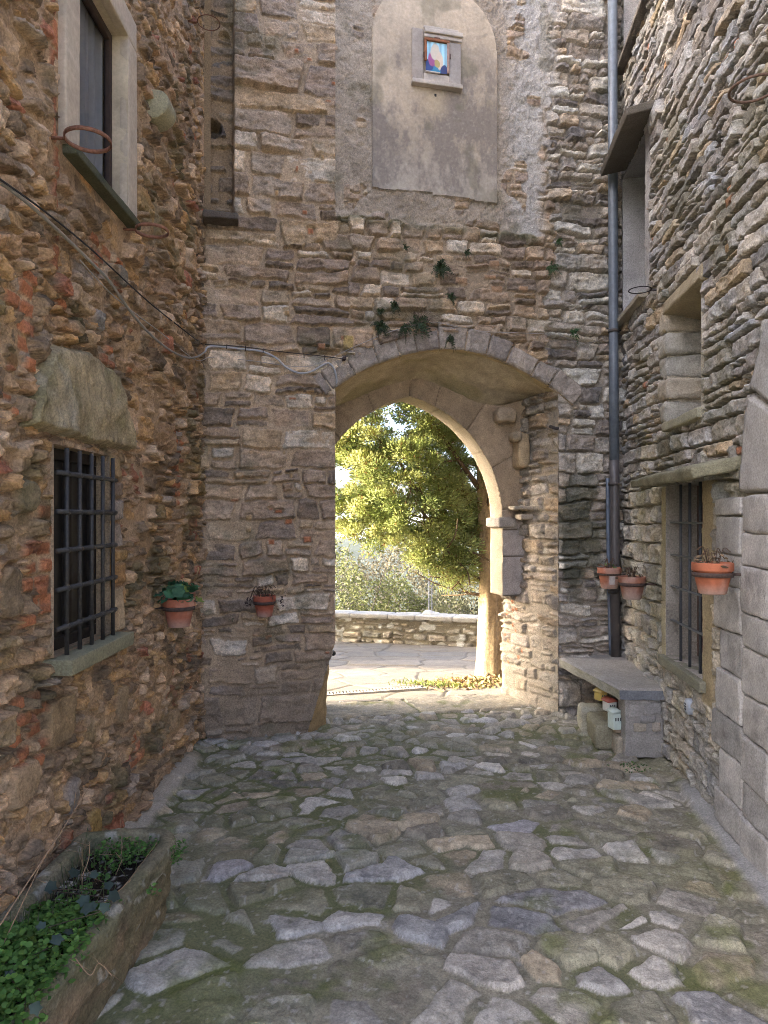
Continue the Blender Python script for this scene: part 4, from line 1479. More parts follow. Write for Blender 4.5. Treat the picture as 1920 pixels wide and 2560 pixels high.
c = c * (1 + .2 * lam + .12 * fbm(X * 30, Y * 30, 336, 2))[..., None]
mb = MB()
add_grid(mb, np.stack([X, Y, h], -1), c, keep=face_mid(n) > .735)
tag(mb.build('road', M_FLAG), kind='structure')

# ground far and wide: falls away beyond the parapet towards far hills
rad = np.concatenate([np.linspace(0, 40, 40), np.geomspace(42, 6000, 90)])
th = np.linspace(-PI, PI, 181)
R_, TH = np.meshgrid(rad, th)
X, Y = R_ * np.sin(TH), R_ * np.cos(TH) + 3
zg = np.where(Y > 11.3, -.6 - .16 * (np.minimum(Y, 170) - 11.3), -.5)
zg = zg - .05
zg = zg - 2.2 * sst(0, 9, np.abs(X) - 7) * (Y < 11.3)
zg = zg - np.maximum(0, R_ - 150) * .030
hil = fbm(X / 260., Y / 260., 341, 4) * 34 * sst(60, 400, R_) + sst(500, 2600, R_) * (10 + 50 * fbm(X / 900., Y / 900., 342, 3))
zg = zg + hil * (Y > 20) + np.where(Y <= 20, sst(60, 400, R_) * -8, 0)
zg = np.minimum(zg, 4.0)
cgd = A([.04, .05, .03]) * (1 + .5 * fbm(X / 12., Y / 12., 343, 4))[..., None]
mb = MB()
add_grid(mb, np.stack([X, Y, zg], -1), cgd, flip=True)
tag(mb.build('ground', M_HILL), kind='structure')

# ================================================================== OUTSIDE THE GATE
def leaves(mb, Cn, D, L, W, col, side=None, rng=RNG, cup=0.0):
    """many pointed leaf faces: base points, directions, lengths, widths, colours"""
    n = len(Cn)
    D = D / (np.linalg.norm(D, axis=1, keepdims=True) + 1e-9)
    s = np.cross(D, rng.normal(0, 1, (n, 3))) if side is None else np.cross(D, side)
    s /= np.linalg.norm(s, axis=1, keepdims=True) + 1e-9
    L = np.broadcast_to(L, (n,))[:, None]
    W = np.broadcast_to(W, (n,))[:, None]
    V = np.stack([Cn, Cn + D * L * .3 + s * W * .5, Cn + D * L * .7 + s * W * .42, Cn + D * L, Cn + D * L * .7 - s * W * .42, Cn + D * L * .3 - s * W * .5], 1)
    F = np.arange(n * 6).reshape(n, 6)
    mb.add(V.reshape(-1, 3), F, np.repeat(col, 6, axis=0))
    return mb


def rdir(n, rng=RNG):
    v = rng.normal(0, 1, (n, 3))
    return v / np.linalg.norm(v, axis=1, keepdims=True)


def crown_clumps(ctr, rad, n, rng, cut=None, seed=0, hollow=.45):
    out = []
    while len(out) < n:
        d = rdir(1, rng)[0]
        r = (hollow ** 3 + rng.rand() * (1 - hollow ** 3)) ** (1 / 3)
        p = A(ctr) + d * A(rad) * r * (1 + .18 * math.sin(5 * d[0] + 3 * d[2] + seed))
        if cut is not None and not cut(p):
            continue
        out.append((p, d))
    return out


def cypress(name, label, base, hgt, r0, ctr, rad, ncl, per, seed, cut=None, limbs=(), size=.055, lean=(0, 0), group=None, spread=.19):
    rng = np.random.RandomState(seed)
    t = thing(name, label, 'tree', base, group)
    mb = MB()
    zz_ = np.linspace(-.3, hgt, 60)
    an = np.linspace(0, 2 * PI, 40)
    V = np.zeros((60, 40, 3))
    for i, z in enumerate(zz_):
        f = max(0, z) / hgt
        r = r0 * (1 - .82 * f) * (1 + .16 * math.exp(-max(0, z) / .12))
        for j, a in enumerate(an):
            a_ = a % (2 * PI)
            flute = 1 + .10 * math.sin(3 * a_ + 1.0 + z * .6) + .05 * math.sin(8 * a_ - z * 1.3)
            V[i, j] = (base[0] + lean[0] * z + .02 * math.sin(z * 1.7) + r * flute * math.cos(a_), base[1] + lean[1] * z + r * flute * math.sin(a_), base[2] + z)
    nz = noise3(V * A([1, 1, .25]), 16, 21, 4)
    V[:, :, :2] += (nz * .010)[..., None] * np.stack([np.cos(an), np.sin(an)], -1)[None]
    V[:, -1] = V[:, 0]
    cb = A([.42, .31, .175]) * (1 + .35 * nz + .2 * noise3(V * A([1, 1, .3]), 45, 5, 3))[..., None]
    add_grid(mb, V, cb)
    mb.build('trunk', M_BARK, t)
    mb = MB()
    for (z0, tip, rb) in limbs:
        p0 = A([base[0] + lean[0] * z0, base[1] + lean[1] * z0, base[2] + z0])
        tip = A(tip)
        mid = (p0 + tip) / 2 + A([0, 0, -.06]) + rng.normal(0, .05, 3)
        pts = spline([p0, mid, tip], 8)
        add_tube(mb, pts, list(np.linspace(rb, rb * .3, len(pts))), 7, (.15, .10, .06))
        for k in range(5):
            q = pts[rng.randint(5, len(pts))]
            e = q + rng.normal(0, .25, 3) + A([0, 0, .12])
            add_tube(mb, spline([q, (q + e) / 2 + rng.normal(0, .04, 3), e], 4), [rb * .3] * 8 + [rb * .1], 5, (.16, .11, .06))
    if limbs:
        mb.build('limbs', M_BARK, t)
    mb = MB()
    g1, g2, g3 = A([.32, .36, .12]), A([.42, .44, .16]), A([.23, .28, .09])
    Cs, Ds, Ls, Cc = [], [], [], []
    for (p, d) in crown_clumps(ctr, rad, ncl, rng, cut, seed):
        if rng.rand() < .10:
            continue
        ax = d * A([1, 1, .5]) + A([0, 0, .8]) + rng.normal(0, .25, 3)
        ax /= np.linalg.norm(ax)
        n = int(per * rng.uniform(.6, 1.3))
        sz = spread * rng.uniform(.7, 1.35)
        v = rdir(n, rng) + ax * .75
        v /= np.linalg.norm(v, axis=1, keepdims=True)
        dist = sz * rng.rand(n) ** .5
        c0 = p + v * dist[:, None] * A([1, 1, .72])
        base_c = [g1, g2, g3][rng.choice(3, p=[.45, .38, .17])] * rng.uniform(.8, 1.2)
        Cs.append(c0)
        Ds.append(v + ax * .6 + rng.normal(0, .3, (n, 3)))
        Ls.append(size * rng.uniform(.6, 1.4, n))
        cl = base_c * rng.uniform(.75, 1.3, (n, 1))
        br = rng.rand(n) < .05
        cl[br] = A([.22, .14, .05])
        Cc.append(cl)
    Cs, Ds, Ls, Cc = np.vstack(Cs), np.vstack(Ds), np.concatenate(Ls), np.vstack(Cc)
    leaves(mb, Cs, Ds, Ls, Ls * .34, Cc, rng=rng)
    mb.build('crown', M_NEEDLE, t, smooth=False)
    return t


tb_ = Gp(1226, 1705)
TBY = 7.14
base = A([(1224 - CX) / FPX * TBY, TBY, road_z(TBY)])


def cut_main(p):
    zmin = .95 + max(0, .80 - p[0]) * .46 - .28 * math.exp(-((p[0] - .78) / .16) ** 2) + .06 * math.sin(9 * p[0])
    if p[2] < zmin or p[0] < -.72:
        return False
    if .72 < p[0] < 1.35 and 1.9 < p[2] < 3.1 and math.sin(40 * p[0] + 31 * p[2]) < .45:
        return False
    px, py = CX + FPX * p[0] / p[1], CY - FPX * (p[2] - H) / p[1]
    # three openings in the crown where the sky shows through
    for (a, b, ra, rb) in ((872, 1190, 40, 30), (905, 1050, 20, 22), (985, 1068, 26, 12), (1190, 1240, 20, 40)):
        if ((px - a) / ra) ** 2 + ((py - b) / rb) ** 2 < 1:
            return False
    return True


limbs = [(1.15, (.35, 7.0, 1.75), .035), (1.35, (.1, 7.3, 2.35), .04), (1.9, (.3, 6.8, 2.9), .035), (2.3, (1.9, 7.2, 3.2), .04), (2.7, (-.2, 7.4, 3.6), .035), (1.0, (.6, 6.8, 1.35), .025), (1.75, (.95, 6.6, 3.0), .03), (.9, (.7, 7.3, 1.2), .022)]
cypress('cypress_tree', 'big cypress with dense yellow green foliage seen through the archway', base, 6.2, .142, (.25, 7.25, 2.95), (1.35, .62, 2.35), 1500, 280, 41,
        cut_main, limbs, .034, (-.012, .004), spread=.135)
cypress('cypress_tree', 'unseen cypress added left of the archway to shade the road', (-3.9, 8.4, road_z(8.4)), 4.6, .12, (-3.8, 8.4, 2.2), (.9, .9, 1.75), 300, 90, 43,
        None, (), .11, (0, 0), spread=.3)  # out of view, added as a sun blocker for the road
cypress('cypress_tree', 'unseen cypress added farther along the road to shade the parapet', (-5.0, 10.4, road_z(10.4)), 6.0, .15, (-5.0, 10.4, 2.6), (1.6, 2.0, 2.4), 560, 90, 44,
        None, (), .11, (0, 0), spread=.3)  # also out of view, added to shade the far road and parapet

# low parapet wall along the road edge
pa, pb = A([-3.4, 12.05]), A([4.6, 9.13])
pu = (pb - pa) / np.linalg.norm(pb - pa)
pn = A([pu[1], -pu[0]])
plen = np.linalg.norm(pb - pa)
par = thing('parapet_wall', 'low rubble parapet wall with lichen and flat coping across the road', 'wall', (pa[0], pa[1], -.5))
uu, z2 = axis((0, plen, .018)), axis((-.15, .42, .012))
U, Z = np.meshgrid(uu, z2)
hh, cc_, _ = coursed(U, Z, rect_layout(-.5, plen + .5, -.3, .7, (.06, .13), (.12, .32), np.random.RandomState(9), .2),
                     [(.4, (.30, .27, .21)), (.3, (.36, .32, .25)), (.2, (.24, .22, .17)), (.1, (.40, .34, .24))], (.20, .175, .125), 401, relief=.03, mlev=-.012, mvar=.02)
li = sst(.42, .5, fbm(U * 7, Z * 7, 402, 2)) * .9
cc_ = mix(cc_, A([.55, .55, .50]), li[..., None])
gz_ = road_z(pa[1] + pu[1] * U)
topf = .445 - .012 * U
P = np.stack([pa[0] + pu[0] * U + pn[0] * hh, pa[1] + pu[1] * U + pn[1] * hh, gz_ + Z * (topf / .42)], -1)
mb = MB()
add_grid(mb, P, cc_)
mb.add([(pa[0] - pn[0] * .35, pa[1] - pn[1] * .35, -1.5), (pb[0] - pn[0] * .35, pb[1] - pn[1] * .35, -1.5), (pb[0] - pn[0] * .35, pb[1] - pn[1] * .35, .1), (pa[0] - pn[0] * .35, pa[1] - pn[1] * .35, -.02)], np.array([[0, 1, 2, 3]]), (.3, .27, .2))
mb.build('wall', M_STONE, par)
mb = MB()
u = 0.0
rg = np.random.RandomState(77)
while u < plen:
    w = rg.uniform(.35, .7)
    um = u + w / 2
    z = road_z(pa[1] + pu[1] * um) + .445 - .012 * um + .028
    slope = -.08 * pu[1] - .012
    ax = A([[pu[0], pu[1], slope], [pn[0], pn[1], 0], [-slope * pu[0], -slope * pu[1], 1]])
    rough_box(mb, A([pa[0] + pu[0] * um - pn[0] * .15, pa[1] + pu[1] * um - pn[1] * .15, z]), (w / 2 - .004, .21, .035), ax, .02, .008, .04, A([.42, .40, .35]) * rg.uniform(.85, 1.1), 60, cvar=.25)
    u += w
mb.build('coping', M_ASHLAR, par)

mb = MB()
q = Gp(1078, 1545, .09)
yb = 10.75
qx = (1080 - CX) / FPX * yb
rough_box(mb, A([qx, yb, .05]), (.17, .11, .12), A([[.96, -.28, -.1], [.28, .96, 0], [.1, 0, 1.]]), .10, .02, .03, (.46, .45, .42), 65)
tag(mb.build('boulder', M_ASHLAR), 'pale rounded boulder sitting on the parapet coping', 'boulder')
mb = MB()
rough_box(mb, A([qx - .27, yb + .06, .02]), (.15, .09, .075), A([[.96, -.28, .1], [.28, .96, 0], [-.1, 0, 1.]]), .06, .015, .03, (.48, .43, .34), 66)
tag(mb.build('boulder', M_ASHLAR), 'smaller tan slab of rock beside the pale boulder on the parapet', 'boulder')

for (px, py0, lab) in ((1072, 1478, 'thin grey metal post behind the parapet, left of the close pair'), (1079, 1482, 'thin grey metal post behind the parapet, right of the close pair')):
    yb = 11.6
    xb = (px - CX) / FPX * yb
    mb = MB()
    add_tube(mb, [A([xb, yb, -1.2]), A([xb, yb, H - (py0 - CY) * yb / FPX + .5])], .013, 8, (.25, .25, .25))
    tag(mb.build('metal_post', M_IRON), lab, 'post', 'metal posts behind the parapet')

# scrub on the slope beyond
M_SCRUB = mat_col('scrub_leaf', rough=.7, spec=.2, var=.25, scale=6, bump=0, trans=.3)


def shrub(label, x, y, ztop, rx, rz, seed, tone, n=9000):
    rng = np.random.RandomState(seed)
    zb = ztop - rz * 2.0
    t = thing('shrub', label, 'shrub', (x, y, zb), 'scrub on the slope beyond the parapet')
    mb = MB()
    for k in range(9):
        e = A([x + rng.normal(0, rx * .5), y + rng.normal(0, .5), ztop - rng.uniform(.1, rz)])
        add_tube(mb, spline([(x + rng.normal(0, .2), y, zb), (A([x, y, zb]) + e) / 2 + rng.normal(0, .15, 3), e], 4), [.022] * 4 + [.012] * 4 + [.004], 5, (.14, .115, .08))
    mb.build('stems', M_BARK, t)
    mb = MB()
    d = rdir(n, rng)
    r = rng.uniform(.35, 1, n) ** .4
    lump = 1 + .16 * np.sin(7 * d[:, 0] + seed) + .14 * np.sin(9 * d[:, 2] + 4 * d[:, 0])
    Cn = A([x, y, ztop - rz * .95]) + d * A([rx, rx * .7, rz]) * (r * lump)[:, None]
    g = np.round(fbm(Cn[:, 0] * 2.2, Cn[:, 2] * 2.2, seed, 2) * 2) * .12
    col = A(tone) * (rng.uniform(.65, 1.35, (n, 1)) + g[:, None])
    gy = rng.rand(n) < .12
    col[gy] = A([.19, .17, .13]) * rng.uniform(.6, 1.3, (gy.sum(), 1))
    leaves(mb, Cn, d + rng.normal(0, 1.2, (n, 3)), rng.uniform(.045, .085, n) * (y / 16), rng.uniform(.028, .05, n) * (y / 16), col, rng=rng)
    mb.build('foliage', M_SCRUB, t, smooth=False)


for args in (('tall pale olive shrub behind the parapet, next to the left jamb of the arch', -1.05, 15.0, .72, 1.35, 1.7, 1, (.125, .135, .05)),
             ('broad yellowish shrub behind the parapet under the tree crown', .35, 15.6, .10, 1.25, 1.3, 2, (.12, .13, .045)),
             ('greyish twiggy shrub behind the parapet beside the metal posts', 1.55, 14.6, -.12, 1.2, 1.2, 3, (.095, .095, .05)),
             ('dark green shrub behind the parapet close to the tree trunk', 2.5, 14.2, -.20, 1.0, 1.1, 4, (.06, .07, .03)),
             ('large hazy shrub further down the slope at the left', -2.2, 19.5, .6, 1.9, 2.3, 5, (.12, .125, .06)),
             ('rounded pink tinged shrub further down the slope', .2, 21.0, .55, 1.9, 2.1, 6, (.13, .115, .07)),
             ('sparse grey shrub further down the slope behind the tree', 2.6, 19.0, -.1, 1.6, 1.7, 7, (.10, .095, .055))):
    shrub(*args)

# drainage grating across the road and litter at the foot of the tree
mb = MB()
ga, gb = Gp(800, 1741), Gp(1062, 1722)
gu = (gb - ga)
gl = np.linalg.norm(gu[:2])
gu /= np.linalg.norm(gu)
gn = A([gu[1], -gu[0], 0])
for sgn in (-1, 1):
    rough_box(mb, (ga + gb) / 2 + gn * sgn * .045 + A([0, 0, .012]), (gl / 2, .007, .012), A([gu, gn, [0, 0, 1.]]), .003, 0, .2, (.35, .31, .25), 2)
for k in range(int(gl / .032)):
    rough_box(mb, ga + gu * (.016 + k * .032) + A([0, 0, .012]), (.008, .038, .009), A([gu, gn, [0, 0, 1.]]), .002, 0, .2, (.35, .31, .25), 2)
tag(mb.build('drain_grating', M_IRON), 'narrow slotted drain grating set across the sunlit paving outside', 'grating')
rng = np.random.RandomState(91)
n = 1100
px = rng.normal(.92, .26, n)
py = 6.92 - .25 * (px - .9) * .0 + rng.normal(0, .17, n) - .35 * np.clip(.8 - px, 0, 1)
ok = ((px - FO[0]) * -FN[0] + (py - FO[1]) * -FN[1] > .78)
px, py = px[ok], py[ok]
n = len(px)
hz_ = .07 * np.exp(-((px - 1.12) / .22) ** 2 - ((py - 6.98) / .2) ** 2)
Cn = np.stack([px, py, road_z(py) + .012 + hz_ * rng.uniform(.4, 1, n)], -1)
D = rdir(n, rng) * A([1, 1, .35]) + A([0, 0, .12])
cl = np.where((rng.rand(n) < .5)[:, None], A([.34, .28, .11]), A([.31, .20, .11])) * rng.uniform(.7, 1.25, (n, 1))
mb = MB()
leaves(mb, Cn, D, rng.uniform(.03, .07, n), rng.uniform(.012, .025, n), cl, rng=rng)
tag(mb.build('leaf_litter', M_DRY, smooth=False), 'dry yellow leaves and twigs heaped at the foot of the cypress', 'leaf litter', kind='stuff')
mb = MB()
n = 260
gx = rng.normal(.5, .22, n)
Cn = np.stack([gx, 6.86 - .25 * gx + rng.normal(0, .05, n), np.full(n, -.02)], -1)
leaves(mb, Cn, rdir(n, rng) * .5 + A([0, 0, .6]), rng.uniform(.03, .08, n), .008, A([.20, .24, .05]) * rng.uniform(.7, 1.3, (n, 1)), rng=rng)
tag(mb.build('grass', M_LEAF, smooth=False), 'short green grass tufts along the edge of the leaf litter', 'grass', kind='stuff')

# black pipe end sticking out behind the left jamb
mb = MB()
p1 = Fp(835, 1631, -.86)
add_tube(mb, [p1 - FU * .14 + A([0, 0, .07]), p1 - FU * .03 + A([0, 0, .02]), p1], .012, 10, (.2, .19, .18))
add_tube(mb, [p1 - FU * .012 - FN * .03, p1 - FU * .012 + FN * .045], .022, 14, (.03, .03, .03))
tag(mb.build('door_stop', M_IRON), 'black metal pipe end poking out low behind the left jamb', 'pipe')

# ================================================================== SHRINE
q0, q1 = Ft(1028, 210), Ft(1150, 230)
t0, t1 = 1.573, 1.982
sh = thing('wall_shrine', 'small plaster shrine with a framed blue picture high above the arch', 'shrine', fpos(A(1.78), A(5.1), A(.0)))


def fbox(mb, ta, tb, za, zb, na, nb, col, r=.006, amp=.002, seed=0, res=.025, cvar=.15):
    c_ = fpos(A((ta + tb) / 2), A((za + zb) / 2), A((na + nb) / 2))
    return rough_box(mb, c_, ((tb - ta) / 2, (nb - na) / 2, (zb - za) / 2), AXF, r, amp, res, col, seed, cvar)


mb = MB()
pc_ = (.44, .385, .33)
fbox(mb, t0, 1.668, 5.105, 5.52, .0, .026, (.36, .31, .265), seed=1)
fbox(mb, 1.878, t1 - .004, 5.105, 5.44, .0, .032, (.36, .32, .285), seed=2)
fbox(mb, 1.669, 1.877, 5.445, 5.53, .0, .034, pc_, seed=3)
fbox(mb, 1.669, 1.877, 5.105, 5.172, .0, .030, pc_, seed=4)
fbox(mb, 1.668, t1, 5.446, 5.475, .034, .046, (.47, .41, .35), seed=5)
fbox(mb, 1.668, t1 + .004, 5.476, 5.51, .034, .062, (.49, .43, .37), seed=6)
fbox(mb, 1.66, t1 - .03, 5.511, 5.535, .034, .05, (.46, .40, .34), seed=6)
mb.build('surround', M_PLASTER, sh)
mb = MB()
fbox(mb, t0 - .004, t1 + .004, 5.068, 5.104, .0, .058, (.46, .40, .34), seed=7)
mb.build('sill', M_PLASTER, sh)
mb = MB()
fc = (.24, .095, .045)
fbox(mb, 1.672, 1.690, 5.26, 5.432, .03, .05, fc, .004, .001, 8)
fbox(mb, 1.858, 1.876, 5.18, 5.432, .03, .05, (.36, .24, .20), .004, .001, 9)
fbox(mb, 1.672, 1.876, 5.418, 5.438, .031, .053, fc, .004, .001, 10)
fbox(mb, 1.75, 1.80, 5.436, 5.452, .032, .052, (.12, .06, .045), .006, .002, 11)
fbox(mb, 1.876, 1.890, 5.30, 5.345, .03, .045, (.1, .06, .05), .006, .002, 12)
fbox(mb, 1.662, 1.674, 5.285, 5.33, .03, .045, (.1, .06, .05), .006, .002, 12)
fbox(mb, 1.68, 1.80, 5.172, 5.182, .03, .046, (.55, .5, .46), .003, .001, 13)
mb.build('frame', M_WOOD, sh)
# a plain devotional print: soft fields of colour only
T, Z = np.meshgrid(np.linspace(1.684, 1.864, 120), np.linspace(5.178, 5.424, 150))
x, y = (T - 1.684) / .18, (Z - 5.178) / .246
wb = .05 * fbm(x * 4, y * 4, 421, 2)
cp = A([.36, .62, .74]) * (1 + .25 * np.sin(x * 26))[..., None] * np.ones(T.shape + (1,))


def blob(a, b, ra, rb, col, k=.12):
    global cp
    d = np.hypot((x - a + wb) / ra, (y - b + wb) / rb)
    cp = mix(cp, A(col), sst(1 + k, 1 - k, d)[..., None])


blob(.5, .02, .62, .24, (.03, .20, .34))
blob(.12, .2, .22, .2, (.02, .05, .20))
blob(.30, .42, .20, .24, (.36, .08, .22))
blob(.42, .66, .2, .26, (.62, .54, .42))
blob(.64, .40, .17, .28, (.66, .53, .40))
blob(.52, .30, .14, .14, (.42, .32, .10))
blob(.85, .10, .16, .18, (.03, .04, .14))
mb = MB()
add_grid(mb, fpos(T, Z, np.full(T.shape, .036)), cp)
mb.build('picture', M_PRINT, sh)
mb = MB()
a_ = Ft(1088, 240)
fbox(mb, a_[0] - .009, a_[0] + .009, a_[1] - .012, a_[1] + .012, .0, .012, (.02, .016, .014), .003, 0)
tag(mb.build('iron_hook', M_IRON), 'tiny dark iron stub in the plaster just under the shrine', 'hook')

# ================================================================== PIPES AND CABLES
pw = thing('drainpipe', 'tall dark grey drainpipe in the corner beside the right house', 'drainpipe', Fp(1534, 1640, .09))
mb = MB()
add_tube(mb, [Fp(1531, -120, .08), Fp(1532, 400, .08), Fp(1534, 900, .08), Fp(1536, 1200, .08)], .039, 20, (.115, .135, .16))
mb.build('pipe', M_PIPE, pw)
mb = MB()
add_tube(mb, [Fp(1535.5, 1150, .08), Fp(1536, 1210, .08), Fp(1537, 1430, .08), Fp(1539, 1641, .08)], .0405, 20, (.085, .075, .072))
mb.build('lower_pipe', M_PIPE, pw)
for py in (828, 1210, 1480):
    mb = MB()
    p = Fp(1534, py, .08)
    add_ring(mb, p, .043, .004, (.07, .06, .055), 24, flat=(.003, .012))
    mb.build('clip', M_RUST, pw)
mb = MB()
add_tube(mb, spline([Fp(1519, 1196, .055), Fp(1520, 1300, .055), Fp(1522, 1450, .055), Fp(1527, 1636, .055)], 6), .0155, 12, (.10, .125, .165))
tag(mb.build('conduit', M_PIPE), 'thin blue grey conduit beside the lower half of the drainpipe', 'conduit')

mb = MB()
cab = [Lp(-60, 415, .07), Lp(60, 500, .07), Lp(160, 590, .06), Lp(240, 668, .06), Lp(275, 705, .06), Lp(320, 770, .055), Lp(370, 830, .05), Lp(420, 872, .05), Lp(460, 892, .05), Lp(490, 893, .05), Lp(512, 880, .04)]
add_tube(mb, spline(cab, 6), .0068, 8, (.26, .24, .21))
cab2 = [Lp(512, 880, .04), Fp(527, 866, .04), Fp(600, 872, .035), Fp(655, 879, .035), Fp(690, 895, .035), Fp(715, 918, .03), Fp(745, 932, .03), Fp(775, 930, .03), Fp(805, 914, .03), Fp(822, 908, .03), Fp(835, 922, .028), Fp(841, 945, .02), Fp(841, 966, .0)]
add_tube(mb, spline(cab2, 8), .0078, 8, (.40, .40, .41))
tag(mb.build('electric_cable', M_CABLE), 'thick grey electric cable sagging across both walls to the arch', 'cable')
mb = MB()
wr = [Lp(-60, 408, .085), Lp(90, 512, .08), Lp(230, 625, .075), Lp(380, 762, .06), Lp(505, 860, .03)]
add_tube(mb, spline(wr, 6), .0036, 6, (.035, .03, .028))
add_tube(mb, spline([Fp(512, 861, .045), Fp(600, 866, .04), Fp(700, 879, .04), Fp(795, 889, .04), Fp(858, 897, .04)], 6), .0034, 6, (.06, .045, .04))
for (px, py) in ((567, 864), (614, 868), (658, 874), (760, 886), (812, 891)):
    add_tube(mb, [Fp(px, py - 3, .045), Fp(px, py + 9, .04)], .0035, 6, (.05, .04, .035))
rough_box(mb, Fp(860, 897, .03), (.012, .03, .012), AXF, .004, .001, .02, (.06, .04, .035), 4)
tag(mb.build('support_wire', M_RUST), 'taut black support wire from the left house to a peg by the arch', 'wire')
mb = MB()
w3 = [Lp(200, 650, .05), Lp(290, 745, .04), Lp(400, 830, .03), Lp(490, 900, .03), Fp(530, 893, .03), Fp(630, 902, .03), Fp(700, 912, .03), Fp(770, 916, .03), Fp(830, 893, .03), Fp(905, 858, .035), Fp(980, 828, .035), Fp(1040, 813, .04),
      Fp(1090, 806, .04), Fp(1150, 819, .04), Fp(1215, 829, .04), Fp(1290, 832, .035), Fp(1390, 838, .03), Fp(1460, 858, .03), Fp(1510, 845, .03)]
add_tube(mb, spline(w3, 6), .0028, 6, (.36, .33, .30))
tag(mb.build('thin_wire', M_CABLE), 'thin pale wire looping over the top of the arch', 'wire')
mb = MB()
add_tube(mb, [Fp(1375, 1066, -.02), Fp(1389, 1071, .04), Fp(1396, 1072, .055)], .013, 8, (.05, .04, .035))
tag(mb.build('iron_peg', M_RUST), 'rusty iron peg sticking out of the right jamb of the arch', 'peg')

# ================================================================== RINGS AND POTS
def hoop(label, ctr, R, wall_pt, grp='empty iron pot rings on the walls', flat=True, col=(.19, .085, .05), tilt=(0, 0), thin=.004):
    t = thing('pot_ring', label, 'pot ring', ctr, grp)
    mb = MB()
    add_ring(mb, ctr, R, thin, col, 44, flat=(.0028, .008) if flat else None, tilt=tilt)
    mb.build('hoop', M_RUST, t)
    d = A(wall_pt) - A(ctr)
    d /= np.linalg.norm(d)
    mb = MB()
    add_tube(mb, [A(ctr) + d * R, A(wall_pt)], .0065, 6, col)
    mb.build('arm', M_RUST, t)


def hoop_L(px, py, R, label, **kw):
    Y = (LX - R - .05) / ((CX - px) / FPX - LS)
    c_ = A([(px - CX) / FPX * Y, Y, H - (py - CY) * Y / FPX])
    hoop(label, c_, R, A([-(LX + LS * Y) - .02, Y - .02, c_[2]]), **kw)


def hoop_R(px, py, R, label, **kw):
    Y = (RX - R - .05) / ((px - CX) / FPX - RS)
    c_ = A([(px - CX) / FPX * Y, Y, H - (py - CY) * Y / FPX])
    hoop(label, c_, R, A([RX + RS * Y + .02, Y, c_[2]]), **kw)


hoop_L(220, 350, .088, 'broad rusty ring in front of the curtained upper window')
hoop_L(380, 577, .082, 'rusty ring below the lower right corner of the curtained window')
hoop_L(522, 57, .076, 'thin faint ring near the dark corner chase, highest on the left', flat=False, thin=.003)
hoop_R(1600, 725, .075, 'thin black ring in front of the corner window sill', flat=False, col=(.04, .035, .035))
hoop_R(1885, 222, .095, 'rusty ring high on the right wall at the picture edge', flat=False, col=(.12, .075, .055), thin=.006)
hoop_R(1524, 826, .062, 'small dark ring looped around the drainpipe', flat=False, col=(.05, .042, .04))


